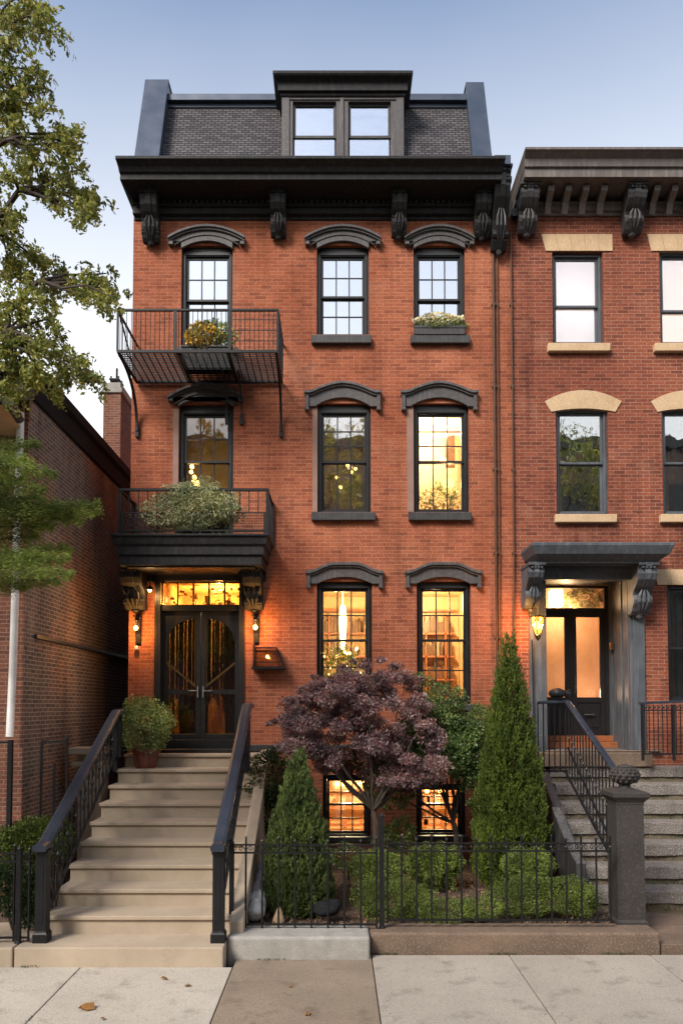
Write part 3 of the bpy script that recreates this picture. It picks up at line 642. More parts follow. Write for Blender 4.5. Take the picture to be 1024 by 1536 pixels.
p, d = ellip((px(662,740,14.5), 14.5, z0+.6), (.42, .25, .4), 1300, 8, bump=.4); v, f = leaves(p, d, .06, .5); leafobj('house_plant', v, f, 'leaf_green', r3)
# above canopy
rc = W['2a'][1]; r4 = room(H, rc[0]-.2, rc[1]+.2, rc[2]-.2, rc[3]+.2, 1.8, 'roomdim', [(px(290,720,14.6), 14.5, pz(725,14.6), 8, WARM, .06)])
b = MB()
for u, v, s_ in ((288,700,.04),(287,708,.035),(292,716,.04),(296,726,.06),(290,722,.03)): sphere(b, P3(u, v, 14.3), s_)
b.build('string_lights', 'bulb', r4); b = MB(); b.tube([P3(286, 640, 14.3), P3(288, 700, 14.3)], .004, 4); b.build('cable', 'dust', r4)
# basement
x0 = W['0b'][1][0]-.3; x1 = W['0c'][1][1]+.3; r0 = room(H, x0, x1, .3, W['0b'][1][3]+.25, 2.0, 'room', [(px(520,1175,14.7), 14.8, 1.62, 95, (1,.74,.4), .1), (px(655,1190,14.7), 14.8, 1.55, 95, (1,.74,.4), .1)])
b = MB()
for u in (505, 515, 540, 640, 660): sphere(b, P3(u, 1176+(u > 600)*10, 14.4), .045)
b.build('ceiling_lamps', 'bulb', r0)
b = MB()
for k in range(3): b.box(x0+.1, x1-.1, 15.5, 15.7, .6+.35*k, .63+.35*k)
rr = random.Random(9)
for k in range(60): xx = rr.uniform(x0+.1, x1-.2); zz = .63+.35*rr.randrange(3); b.box(xx, xx+rr.uniform(.03, .09), 15.5, 15.65, zz, zz+rr.uniform(.08, .25))
b.build('shelf', 'copperw', r0)
M['peachd'] = mat('pale_reflection_drape', (.5, .42, .3), (.4, .33, .22), rough=.8, bump=.05)  # pale and gold strip colours imitate reflections in the door glass
M['gold'] = mat('gold_reflection_drape', (.55, .36, .1), (.4, .25, .07), rough=.6, bump=.05)
# entrance hall
rh = room(H, DX0-.1, DX1+.1, DZ0+.1, DZ1+.1, 2.6, 'room', [((DX0+DX1)/2, 15.6, DZ1-.35, 130, (1,.66,.30), .08)], ys=.5)
b = MB(); b.box(DX0+.1, DX0+.45, 15.2, 15.6, DZ0+.1, DZ0+1.0); b.box(DX1-.5, DX1-.42, 14.6, 16.4, DZ0+.1, DZ1-.3); b.box(DX0+.55, DX0+.62, 15.4, 15.5, DZ0+.1, DZ1-.1)
b.bar((DX0+.2, 15.8, DZ0+.4), (DX1-.6, 16.3, DZ0+2.2), .08, .06); b.build('hall_furniture', 'wood', rh)
b = MB(); sphere(b, ((DX0+DX1)/2-.1, 15.3, DZ1-.5), .06); b.build('hall_lamp', 'bulb', rh)
rr = random.Random(12)
for s_, xq in ((-1, DX0+.1), (1, (DX0+DX1)/2+.02)):  # drape strips coloured to imitate vertical amber reflections in the door glass
    for k in range(13):
        xx = xq+k*.052+rr.uniform(-.01, .01); mq = ('dust', 'gold', 'peachd', 'dust', 'gold')[rr.randrange(5)]; b = MB(); yy = 14.03+.02*(k % 2)
        zb_q = DZ0+.25+(.75-abs(k-6)*.03 if k % 2 else .9*abs(k*.052/.65-(s_ > 0))*.9); b.box(xx, xx+.045, yy, yy+.01, zb_q, DZ1-.5); b.build('reflection_drape', mq, rh)

# front door
dw = thing_door = None
b = MB(); yd = YF+.12; ow = .1
b.box(DX0+.001, DX0+ow, YF-.04, YF+.3, DZ0+.0, DZ1-.001); b.box(DX1-ow, DX1-.001, YF-.04, YF+.3, DZ0+.0, DZ1-.001)
zt0, zt1 = pz(909, yd), pz(873, yd)
b.box(DX0+ow, DX1-ow, YF-.038, YF+.3, zt1, DZ1-.001); b.box(DX0+ow, DX1-ow, YF+.02, YF+.3, zt0-.10, zt0); b.box(DX0+ow, DX1-ow, YF+.005, YF+.3, DZ0, DZ0+.2)
b.box(DX0+.03, DX0+.05, YF-.05, YF-.041, DZ0+.1, DZ1-.1); b.box(DX1-.05, DX1-.03, YF-.05, YF-.041, DZ0+.1, DZ1-.1)
df = b.build('door_frame', 'black', H, bevel=.006)
df['label'] = 'black frame of the arched double front door'
b = MB(); a, c = DX0+ow, DX1-ow
for i in range(6): xx = a+(c-a)*i/5; b.box(xx-.016, xx+.016, yd-.01, yd+.03, zt0, zt1)
b.box(a, c, yd-.008, yd+.028, zt0+.001, zt0+.025); b.box(a, c, yd-.008, yd+.028, zt1-.025, zt1-.001); b.build('transom', 'brass', df)
M['obsc'] = glass('rippled_amber_glass', .05, tint=(1, .8, .5), rough=.2, wav=.5)
b = MB(); b.box(a+.01, c-.01, yd+.006, yd+.012, zt0+.01, zt1-.01); b.build('transom_pane', 'obsc', df)
b = MB(); rr = random.Random(5)
for k in range(60): 
    xx = rr.uniform(a, c-.06); zz = rr.uniform(zt0, zt1-.05); b.box(xx, xx+rr.uniform(.01, .07), yd+.5+rr.random()*.1, yd+.62, zz, zz+rr.uniform(.01, .05))
b.build('leaded_ornament', 'brass', df)
xm = (a+c)/2; zb0, zb1 = DZ0+.2, zt0-.10; lock = pz(1038, yd)
for s_ in (-1, 1):
    x0, x1 = (a+.002, xm-.003) if s_ < 0 else (xm+.003, c-.002); b = MB(); t_ = .085
    b.box(x0, x0+t_, yd, yd+.05, zb0, zb1); b.box(x1-t_, x1, yd, yd+.05, zb0, zb1); b.box(x0+t_, x1-t_, yd+.001, yd+.049, lock-.04, lock+.04); b.box(x0+t_, x1-t_, yd+.001, yd+.049, zb0+.001, zb0+.09)
    # arched head: region above a quarter-ellipse
    top = zb1; n = 12; pts = []
    xe, xi = (x0+t_, x1-t_) if s_ < 0 else (x1-t_, x0+t_)      # outer, inner edge
    zsp = zb1-.52; ztp = zb1-.10
    for i in range(n+1): q = i/n*pi/2; pts.append((xi+(xe-xi)*cos(q), zsp+(ztp-zsp)*sin(q)))
    ring = pts+[(xi, top-.001), (xe, top-.001)]; b.ext(ring, yd+.002, yd+.048)
    arcb = []
    for i in range(n+1): q = i/n*pi/2; arcb.append((xi+(xe-xi)*cos(q)*.96, zsp+(ztp-.025-zsp)*sin(q)))
    b.ext(pts+arcb[::-1], yd-.012, yd+.03)
    dr = b.build('door', 'black', df if False else H, bevel=.005)
    g_ = MB(); g_.box(min(xe, xi)-.01, max(xe, xi)+.01, yd+.022, yd+.028, zb0+.05, zb1-.05); g_.build('pane', 'glassd', dr)
    g_ = MB(); xx = x1-.045 if s_ < 0 else x0+.045; g_.tube([(xx, yd-.05, lock-.1), (xx, yd-.05, lock+.1)], .012, 8); g_.tube([(xx, yd, lock), (xx, yd-.05, lock)], .014, 8)
    g_.tube([(xx-s_*-.0, yd-.045, lock+.02), (xx+s_*.16, yd-.045, lock+.02)], .014, 8); g_.build('handle', 'steel', dr)
    # brass inlay edge and etched diagonal bar
    g_ = MB()
    za = lock+.1; g_.bar((xi, yd+.019, za+.0), (xe, yd+.019, za+.42), .004, .035); g_.bar((xi-s_*-.02, yd+.0185, lock+.1), (xi-s_*-.02, yd+.0185, ztp-.03), .012, .006)
    g_.box(min(xe,xi), max(xe,xi), yd+.01, yd+.02, zb0+.09, zb0+.105); g_.build('inlay', 'brass', dr)
b = MB(); b.box(DX0-.06, DX1+.06, YF-.22, YF-.002, 2.201, 2.27); b.build('door_step', 'black', H, bevel=.01)

# canopy over the door
CX0, CX1 = px(190, 800, YF), px(409, 800, YF); cy = 12.55
zc1, zc0 = pz(801, cy), pz(846, cy)
prof = [(.86, zc0), (.86, zc0+.16), (.90, zc0+.165), (.90, zc0+.30), (.935, zc0+.34), (.96, zc1-.045), (.99, zc1-.035), (.99, zc1)]
inx = .11
b = MB(); n = len(prof); vs = []
for o, z in prof:
    e_ = o-.86; vs += [(CX0+inx-e_, YF-.001, z), (CX0+inx-e_, YF-o, z), (CX1-inx+e_, YF-o, z), (CX1-inx+e_, YF-.001, z)]
fs = [(4*i+j, 4*i+j+1, 4*i+j+5, 4*i+j+4) for i in range(n-1) for j in range(3)]+[(4*n-4, 4*n-3, 4*n-2, 4*n-1), (3, 2, 1, 0)]
b.add(vs, fs)
cn = b.build('canopy', 'cornblk', H, bevel=.006); cn['label'] = 'black moulded canopy over the front door'
b = MB(); b.box(CX0+inx+.12, CX1-inx-.12, YF-.8, YF-.05, zc0-.03, zc0-.002); b.box(CX0+inx, CX1-inx, YF-.05, YF-.002, pz(872), zc0-.002); b.build('soffit', 'black', cn)
for u0, u1 in ((183, 212), (366, 391)):
    vt = pz(848, YF-.7); bb = console(px(u0, 880, YF-.45)-.02, px(u1, 880, YF-.45), YF, vt-.0, pz(914, YF-.2), .62, 1); bb.build('bracket', 'cornblk', cn, bevel=.004)
# canopy railing
yr = 12.62; rx0, rx1 = px(180, 770, yr), px(401, 770, yr); zr = pz(733, yr)
b = MB(); b.box(rx0-.02, rx1+.02, yr-.03, yr+.03, zr-.04, zr); b.box(rx0-.02, rx0+.02, yr+.03, YF-.001, zr-.04, zr-.001); b.box(rx1-.02, rx1+.02, yr+.03, YF-.001, zr-.04, zr-.001)
b.box(rx0, rx1, yr-.012, yr+.012, zc1+.06, zc1+.085)
zmid = zc1+.36; b.box(rx0, rx1, yr-.01, yr+.01, zmid, zmid+.02)
for x in (rx0, rx1): b.box(x-.025, x+.025, yr-.025, yr+.025, zc1, zr-.002)
b.box(rx0-.03, rx0+.03, YF-.06, YF-.002, zc1, zr); b.box(rx1-.03, rx1+.03, YF-.06, YF-.002, zc1, zr)
for s_, x in ((0, rx0), (1, rx1)):
    for k in range(5): yy = yr+.15+k*.15; b.tube([(x, yy, zc1), (x, yy, zr-.03)], .009, 5)
for k in range(15): xx = rx0+(rx1-rx0)*(k+1)/16; b.tube([(xx, yr, zmid+.02 if k not in (3, 7, 11) else zc1), (xx, yr, zr-.03)], .009, 5)
b.build('railing', 'iron', cn)
xa, xb = px(347, 785, yr), rx1-.03
for (x0, x1) in ((xa, xb), (rx0+.03, rx0+.5)):
    b = MB()
    b.box(x0, x0+.03, yr-.014, yr+.014, zc1+.01, zmid); b.box(x1-.03, x1, yr-.014, yr+.014, zc1+.01, zmid)
    for k in range(14): xx = x0+.03+(x1-x0-.06)*k/13; b.box(xx-.003, xx+.003, yr-.004, yr+.004, zc1+.03, zmid-.01)
    for k in range(7): zz = zc1+.05+k*.045; b.box(x0+.03, x1-.03, yr-.003, yr+.003, zz, zz+.006)
    b.build('mesh_panel', 'iron', cn)

# fire escape balcony
ye = 12.28; ex0, ex1 = px(176, 500, ye), px(417, 500, ye); zf = pz(527, ye); zt_ = pz(464, ye)
b = MB(); b.box(ex0, ex1, ye-.02, ye+.02, zf-.03, zf+.02); b.box(ex0, ex1, YF-.07, YF-.03, zf-.03, zf+.02); b.box(ex0, ex0+.03, ye+.02, YF-.07, zf-.03, zf+.02); b.box(ex1-.03, ex1, ye+.02, YF-.07, zf-.03, zf+.02)
for u in (278, 350): xx = px(u, 550, 12.9); b.box(xx-.03, xx+.03, ye+.02, YF-.07, zf-.045, zf-.005)
fe = b.build('fire_escape', 'iron', H, bevel=.004); fe['label'] = 'black iron balcony with grating floor under the top left window'
b = MB(); n = 24
for k in range(n): xx = ex0+.03+(ex1-ex0-.06)*k/(n-1); b.box(xx-.005, xx+.005, ye+.02, YF-.07, zf-.012, zf+.012)
for k in range(17): yy = ye+.05+(YF-ye-.15)*k/16; b.box(ex0+.03, ex1-.03, yy-.007, yy+.007, zf-.01, zf+.008)
b.build('grating', 'iron', fe)
b = MB(); b.box(ex0-.012, ex1+.012, ye-.022, ye+.022, zt_-.03, zt_); b.box(ex0-.012, ex0+.02, ye+.022, YF-.002, zt_-.03, zt_-.001); b.box(ex1-.02, ex1+.012, ye+.022, YF-.002, zt_-.03, zt_-.001)
for x in (ex0+.008, ex1-.008): b.box(x-.016, x+.016, ye-.016, ye+.016, zf, zt_-.02)
b.bar((ex0+.02, ye, zt_-.03), (ex0+.02, YF-.1, zf+.05), .02, .03)
n = 34
for k in range(1, n): xx = ex0+(ex1-ex0)*k/n; b.tube([(xx, ye, zf), (xx, ye, zt_-.02)], .0075, 4)
for x in (ex0, ex1):
    for k in range(1, 8): yy = ye+(YF-ye)*k/8; b.tube([(x+.004, yy, zf), (x+.004, yy, zt_-.02)], .0075, 4)
xs_ = ex0+(ex1-ex0)*.72
for k in range(1, 4): zz = zf+(zt_-zf)*k/4; b.box(xs_, ex1, ye-.006, ye+.006, zz-.005, zz+.005)
for x in (ex0+(ex1-ex0)*.36, ex0+(ex1-ex0)*.70): b.box(x-.025, x+.025, ye-.018, ye+.018, zf, zt_-.03)
b.build('railing', 'iron', fe)
for x, ys, vv, r_ in ((ex0+.03, ye+.02, 640, .03), (ex1-.03, ye+.02, 640, .03), (px(341, 600), 12.9, 621, .022), (px(363, 600), 12.9, 621, .02)):
    zz = pz(vv); b = MB(); n = 14; pts = []
    for i in range(n+1):
        q = i/n; a = q*pi/2; pts.append((x, ys+(YF-.05-ys)*(sin(a)**.85), zf-.03+(zz-zf)*(1-cos(a))))
    pts.append((x, YF-.05, zz-.1))
    for i in range(len(pts)-1): b.bar(pts[i], pts[i+1], r_*1.4, r_*1.6)
    b.box(x-.03, x+.03, YF-.06, YF-.001, zz-.2, zz-.02); b.build('bracket', 'iron', fe)

# main cornice
c0, c1 = px(203, 300), px(742, 300); zb_, zt_ = pz(331), pz(233, 12.72)
z1_ = zt_
prof = [(.03, zb_), (.03, zb_+.05), (.10, zb_+.07), (.10, zb_+.20), (.13, zb_+.225), (.13, zb_+.25), (.05, zb_+.26), (.05, zt_-.33), (.6, zt_-.30), (.6, zt_-.20), (.64, zt_-.185), (.68, zt_-.12), (.75, zt_-.07), (.78, zt_-.055), (.78, zt_)]
cb = wrap(prof, c0, c1-.1, YF, 22, miter_l=.18, miter_r=.16)
co = cb.build('cornice', 'cornblk', H, bevel=.006); co['label'] = 'black bracketed cornice'
b = MB(); n = 34
for k in range(n):     # carved frieze: small leaf relief
    xx = c0+.25+(c1-c0-.7)*k/(n-1); sphere(b, (xx, YF-.055, zb_+.42), .05, 6, 4, sz=1.4); sphere(b, (xx+.08, YF-.052, zb_+.36), .03, 6, 4)
b.build('frieze_relief', 'cornblk', co)
zbt = zt_-.31
b = MB(); nq = 62
for k in range(nq): xx = c0+.12+(c1-c0-.4)*k/nq; b.box(xx, xx+.05, YF-.115, YF-.051, zt_-.42, zt_-.335)
b.box(c0+.05, c1-.12, YF-.10, YF-.0505, zt_-.47, zt_-.43); b.box(c0+.05, c1-.12, YF-.085, YF-.0505, zb_+.50, zb_+.52); b.build('dentil_band', 'hood', co, bevel=.003)
br = [(211,236,362),(405,428,353),(588,610,353),(713,737,355)]
for u0, u1, vb in br: console(px(u0, 310, 13.2), px(u1, 310, 13.2), YF-.04, zbt, pz(vb, 13.35), .36).build('bracket', 'cornblk', co, bevel=.004)
console(px(737, 300, 13.2)+.02, px(762, 300, 13.2), YF-.02, pz(240, 12.8), pz(372, 13.3), .55, 1).build('bracket', 'black', co, bevel=.004)
b = MB(); b.box(px(738,235,12.9)+.03, px(762,235,12.9)+.03, 12.85, YF, pz(246,12.85), pz(232,12.85)); b.build('party_cap', 'bluemetal', co, bevel=.006)
us = [268, 299, 330, 361, 467, 499, 530, 561, 630, 657, 684]
for u in us:
    b = MB(); xx = px(u, 275, 13.1)
    for dx, dz, r_ in ((0, 0, .02), (-.025, -.005, .016), (.025, -.005, .016), (0, .022, .014)): sphere(b, (xx+dx, 13.42-.12, zb_+.57+dz), r_, 8, 5)
    b.box(xx-.035, xx+.035, 13.3, YF-.02, zb_+.58, zt_-.31); b.build('rosette', 'granite', co)

# mansard roof
zr0, zr1 = zt_-.05, pz(157, 14.1); yr0, yr1 = YF-.15, 14.1
b = MB(); mx0, mx1 = px(230, 220, YF), px(718, 220, YF); tx0, tx1 = px(240, 160, 14.1), px(706, 160, 14.1)
b.add([(mx0-.2, yr0, zr0), (mx1+.2, yr0, zr0), (mx1+.2, yr1, zr1), (mx0-.2, yr1, zr1), (mx0-.2, 22, zr1), (mx1+.2, 22, zr1), (mx0-.2, 22, zr0), (mx1+.2, 22, zr0)], [(0,1,2,3),(3,2,5,4),(0,3,4,6),(1,7,5,2)])
rf = b.build('roof', 'slate', H)
b = MB(); b.box(mx0-.2, mx1+.2, yr1-.14, yr1+.4, zr1-.02, zr1+.09); b.box(mx0-.2, mx1+.2, yr1-.10, yr1+.4, zr1+.092, zr1+.14); b.box(mx0-.2,mx1+.2,yr1-.06,yr1-.0,zr1-.1,zr1-.022); b.build('ridge_trim', 'bluemetal', rf, bevel=.006)
for (ua0, ua1, ub0, ub1, vt_) in ((203, 243, 222, 248, 123), (712, 738, 697, 718, 127)):
    yb_ = YF-.32; yt_ = 14.0
    xb0, xb1 = px(ua0, 230, yb_), px(ua1, 230, yb_); xt0, xt1 = px(ub0, 125, yt_), px(ub1, 125, yt_); zt2 = pz(vt_, yt_)
    xb1 = max(xb1, xb0+.3); xt0_, xt1_ = (xb0+xt0)/2, (xb0+xt0)/2+.3
    if ua0 < 500: X0, X1 = px(211, 180, 13.6)-.0, px(246, 180, 13.7)
    else: X0, X1 = px(704, 180, 13.7), px(730, 180, 13.6)
    b = MB(); b.extx([(yb_, zr0), (yb_+.02, zr0+.06), (yt_, zt2), (yt_+.5, zt2), (20, zt2), (20, zr0)], X0, X1); b.extx([(yb_-.03, zr0), (yb_-.03, zr0+.08), (yt_-.03, zt2+.03), (20, zt2+.03), (20, zt2), (yt_, zt2+.001), (yb_+.0, zr0+.06)], X0-.02, X1+.02)
    b.build('gable_parapet', 'bluemetal', rf, bevel=.006)
# dormer
yd_ = YF-.02; d0, d1 = px(423, 190, yd_), px(605, 190, yd_); zd0, zd1 = zt_-.04, pz(146, yd_)
dh = [(px(439, 190, yd_), px(504, 190, yd_), zd0+.0, pz(152, yd_)), (px(522, 190, yd_), px(586, 190, yd_), zd0, pz(152, yd_))]
b = wall_with_holes(d0, d1, zd0-.2, zd1, yd_, dh, thick=.2, yb=15.5)
for x in (d0, d1-.13, px(513, 190, yd_)-.03): b.box(x-.004, x+.134 if x != px(513,190,yd_)-.03 else x+.06, yd_-.025, yd_-.001, zd0-.1, zd1)
b.box(d0+.134, d1-.134, yd_-.02, yd_-.001, dh[0][3]+.02, zd1)
dm = b.build('dormer', 'hood', rf, bevel=.004)
prof = [(.02, zd1-.04), (.05, zd1), (.05, zd1+.07), (.10, zd1+.075), (.10, zd1+.30), (.14, zd1+.34), (.20, zd1+.38), (.22, zd1+.42), (.22, zd1+.50)]
zdt = pz(101, 13.2); k_ = (zdt-zd1)/.50
b = wrap([(o, zd1+(z-zd1)*k_) for o, z in prof], d0+.0, d1-.0, yd_, 15.6, miter_l=.7, miter_r=.7); b.build('dormer_cornice', 'cornblk', rf, bevel=.005)
for x0, x1, z0, z1 in dh:
    b = MB(); y = yd_+.06; zm = pz(201, yd_); 
    for za, zb2, yy in ((zm-.03, z1, y), (z0, zm+.0, y+.045)):
        b.box(x0+.001, x0+.05, yy, yy+.04, za, zb2); b.box(x1-.05, x1-.001, yy, yy+.04, za, zb2); b.box(x0+.05, x1-.05, yy+.001, yy+.039, za, za+.05); b.box(x0+.05, x1-.05, yy+.001, yy+.039, zb2-.045, zb2-.001)
    w2 = b.build('dormer_window', 'char', rf, bevel=.003)
# dormer panes as parts of the roof level (thing > roof > pane)
b = MB()
for x0, x1, z0, z1 in dh: b.box(x0+.03, x1-.03, yd_+.085, yd_+.09, z0+.03, z1-.03)
b.build('dormer_pane', 'glassdorm', rf)
b = MB()
for x0, x1, z0, z1 in dh: b.box(x0+.002, x1-.002, yd_+.21, yd_+.22, z0, z1)
b.build('dormer_shade', 'shade', rf)

# downpipes and cables between the houses
for u0, u1, r_, v0, v1, yy in ((738,744,.022,365,990,.05),(745,749,.012,372,990,.04),(766,770,.016,350,1000,.045)):
    b = MB(); uu = (u0+u1)/2; xx = px(uu, 600, YF-yy); b.tube([(xx, YF-yy, .3), (xx, YF-yy, pz(v0))], r_, 8)
    for zz in np.arange(1.2, pz(v0), 1.5): b.box(xx-r_-.012, xx+r_+.012, YF-yy-r_*.7, YF-.001, zz, zz+.03)
    b.build('downpipe', 'wood', H, smooth=False)

# ================= right-hand house =================
RX0, RX1 = HX1+.001, 9.6
N_ = thing('brick_house', 'darker red brick rowhouse on the right with tan stone lintels and grey door porch', 'house', (7, 16, 0))
ZTR = pz(322); hr = []; WR = {}
for key, u0, u1, v0, v1, vm, gm, bk, lab in (('3a',828,904,378,514,455,'glass3','blindlit','upper window with pale shade'),('3b',989,1066,376,514,462,'glass3','blindlit','upper window with glowing pale shade at the frame edge'),
      ('2a',834,912,612,771,692,'glassr','blind','middle window reflecting trees'),('2b',993,1072,612,771,692,'glassr','blind','middle window at the frame edge'),('1b',1001,1078,878,1052,972,'glass','blind','dark ground floor window')):
    wn, rc = window(N_, u0, u1, v0, v1, vm, 1, 1, 1, 'greyp' if key != '1b' else 'black', gm, back=bk, label=lab, cas=.06); WR[key] = (wn, rc); hr.append(rc)
px0, px1 = px(819, 1000), px(944, 1000); PZ0, PZ1 = pz(1125), pz(863)
hr.append((px0, px1, PZ0, PZ1))
RY = YF+.03
wall_with_holes(RX0, RX1, -.1, ZTR, YF, hr, yb=24).build('wall', 'brick_r', N_)
for key, u0, u1, v0, v1 in (('3a',822,915,514,526),('3b',982,1076,514,526),('2a',833,925,771,783),('2b',991,1082,771,783)):
    sill(WR[key][0], u0, u1, v0, v1, 'tan')
def lintel(wn, uc, ub0, ub1, ut0, ut1, v0, v1, archrise=0, y=YF):
    b = MB(); zt, zb = pz(v0, y-.02), pz(v1, y-.02); X = lambda u: px(u, (v0+v1)/2, y-.02)
    if archrise:
        xc = (X(ub0)+X(ub1))/2; hw = (X(ub1)-X(ub0))/2; n = 9
        o = arc(xc, hw*1.2, zb+.16, zt-zb-.16, n=n); i_ = arc(xc, hw, zb-.03, archrise*.6, n=n)
        for k in range(n): b.ext([o[k], o[k+1], i_[k+1], i_[k]], y-.02-.002*(k % 2), y+.12)
    else:
        n = 5
        for k in range(n):
            f0, f1 = k/n+.002, (k+1)/n-.002
            b.ext([(X(ut0)*(1-f0)+X(ut1)*f0, zt), (X(ut0)*(1-f1)+X(ut1)*f1, zt), (X(ub0)*(1-f1)+X(ub1)*f1, zb), (X(ub0)*(1-f0)+X(ub1)*f0, zb)], y-.02-.001*(k % 2), y+.12)
    b.build('lintel', 'tan', wn)
lintel(WR['3a'][0], 866, 818, 918, 811, 918, 351, 376); lintel(WR['3b'][0], 1027, 976, 1078, 970, 1080, 351, 376)
lintel(WR['1b'][0], 1036, 985, 1090, 981, 1096, 854, 877)
lintel(WR['2a'][0], 872, 826, 922, 0, 0, 585, 615, .1); lintel(WR['2b'][0], 1032, 985, 1082, 0, 0, 585, 615, .1)
# rooms of the right house
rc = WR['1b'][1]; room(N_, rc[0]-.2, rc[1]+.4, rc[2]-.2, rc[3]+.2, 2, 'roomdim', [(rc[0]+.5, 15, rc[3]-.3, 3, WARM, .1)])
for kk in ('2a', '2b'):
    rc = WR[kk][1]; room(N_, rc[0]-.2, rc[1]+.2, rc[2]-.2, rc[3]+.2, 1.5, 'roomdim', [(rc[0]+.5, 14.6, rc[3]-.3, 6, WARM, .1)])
rc = WR['3b'][1]; room(N_, rc[0]-.2, rc[1]+.2, rc[2]-.2, rc[3]+.2, 1.3, 'shade', [(rc[0]+.3, 14.5, rc[2]+.35, 10, (1, .78, .55), .1), (rc[0]+.5, 14.5, rc[3]-.3, 9, (1, .88, .84), .1)])
rc = WR['3a'][1]; room(N_, rc[0]-.2, rc[1]+.2, rc[2]-.2, rc[3]+.2, 1.3, 'shade', [((rc[0]+rc[1])/2, 14.5, (rc[2]+rc[3])/2, 17, (1, .9, .87), .1)])
# cornice
zb_, zt_ = pz(325), pz(221, 12.75); s0 = px(772, 300)+.06
prof = [(.03, zb_), (.03, zb_+.05), (.09, zb_+.07), (.09, zb_+.17), (.12, zb_+.2), (.05, zb_+.21), (.05, zt_-.42), (.58, zt_-.40), (.58, zt_-.25), (.62, zt_-.24), (.64, zt_-.12), (.72, zt_-.06), (.76, zt_-.04), (.76, zt_)]
rcn = wrap(prof, s0+.06, RX1, YF, 22, right=False, miter_l=.15).build('cornice', 'brownc', N_, bevel=.006)
for u0, u1, vb in ((779,806,350),(938,966,350),(1098,1126,350)): console(px(u0, 305, 13.2), px(u1, 305, 13.2), YF-.04, zt_-.42, pz(vb, 13.35), .42).build('bracket', 'char', rcn, bevel=.004)
for u in (824, 850, 876, 903, 982, 1008, 1034, 1060):
    b = MB(); x = px(u, 290, 13.2); b.extx([(YF-.04, zt_-.425), (YF-.42, zt_-.425), (YF-.40, zt_-.52), (YF-.22, zt_-.62), (YF-.14, zt_-.78), (YF-.12, zb_+.22), (YF-.04, zb_+.22)], x-.055, x+.055); b.build('modillion', 'brownc', rcn, bevel=.005)
b = MB(); b.box(px(768,330,13.4), px(778,330,13.4), YF-.12, YF-.01, pz(330), pz(318)); b.build('cornice_stop', 'black', rcn)

# door porch of the right house
cyy = 12.7; q0, q1 = px(798, 826, cyy), px(1012, 826, cyy); za, zb2 = pz(841, cyy), pz(813, cyy)
prof = [(.58, za), (.58, za+.02), (.70, za+.10), (.74, za+.13), (.80, zb2-.05), (.80, zb2)]
b = MB(); vs = []; n = len(prof)
for o, z in prof: e_ = .80-o; vs += [(q0+e_-.0, YF-.001, z), (q0+e_, YF-o, z), (q1-e_, YF-o, z), (q1-e_, YF-.001, z)]
b.add(vs, [(4*i+j, 4*i+j+1, 4*i+j+5, 4*i+j+4) for i in range(n-1) for j in range(3)]+[(4*n-4, 4*n-3, 4*n-2, 4*n-1), (3, 2, 1, 0)])
cp = b.build('door_canopy', 'greyp', N_, bevel=.006)
b = MB(); b.box(px(798,850), px(972,850), YF-.2, YF-.002, pz(872), za-.002); b.box(px(800,850)-.02, px(975,850), YF-.24, YF-.0025, za-.08, za-.003)
b.build('frieze', 'greyp', cp, bevel=.006)
for u0, u1, vb in ((792,815,912),(956,984,922)): console(px(u0, 870, 13.0), px(u1, 870, 13.0), YF-.021, za-.002, pz(vb, 13.3), .56).build('bracket', 'greyp', cp, bevel=.005)
b = MB(); zf_ = pz(1128)
b.box(px(793,1000), px0-.001, YF-.03, YF+.35, zf_, PZ1-.0); b.box(px1+.001, px(962,1000), YF-.02, YF-.0015, zf_, PZ1+.06)
b.box(px(948,1000), px(965,1000), YF-.06, YF-.021, zf_, PZ1+.06); b.box(px(793,1000)-.02, px(815,1000), YF-.05, YF-.031, zf_, zf_+.3)
b.build('door_casing', 'greyp', cp, bevel=.006)
# recessed vestibule
yv = YF+.9
b = MB(); b.box(px1-.03, px1-.001, YF+.001, yv, PZ0, PZ1-.001); b.box(px0+.001, px0+.03, YF+.36, yv, PZ0, PZ1-.001); b.box(px0+.03, px1-.03, YF+.001, yv, PZ1-.03, PZ1-.001); b.box(px0+.03, px1-.03, YF+.001, yv+.1, PZ0-.02, PZ0)
b.box(px1-.05, px1-.031, YF+.25, YF+.3, PZ0, PZ1-.03); b.box(px1-.05, px1-.031, yv-.16, yv-.001, PZ0, PZ1-.03); b.build('vestibule', 'greyp', cp, bevel=.004)
b = MB(); v0_, v1_ = px0-.25, px1-.03; ztr = pz(882, yv); zta = pz(912, yv)
b.box(v0_, v0_+.06, yv, yv+.1, PZ0+.2, ztr); b.box(v1_-.08, v1_, yv, yv+.1, PZ0, PZ1-.03); b.box(v0_+.06, v1_-.08, yv, yv+.1, zta-.08, zta); b.box(v0_, v1_-.08, yv, yv+.1, ztr, PZ1-.03)
fr = b.build('door_frame', 'black', N_, bevel=.004)
b = MB(); b.box(v0_+.06, v1_-.08, yv+.04, yv+.045, zta, ztr); b.build('transom_pane', 'glass', fr)
dm_ = px(858, 1000, yv); dz0, dz1 = PZ0+.22, zta-.08
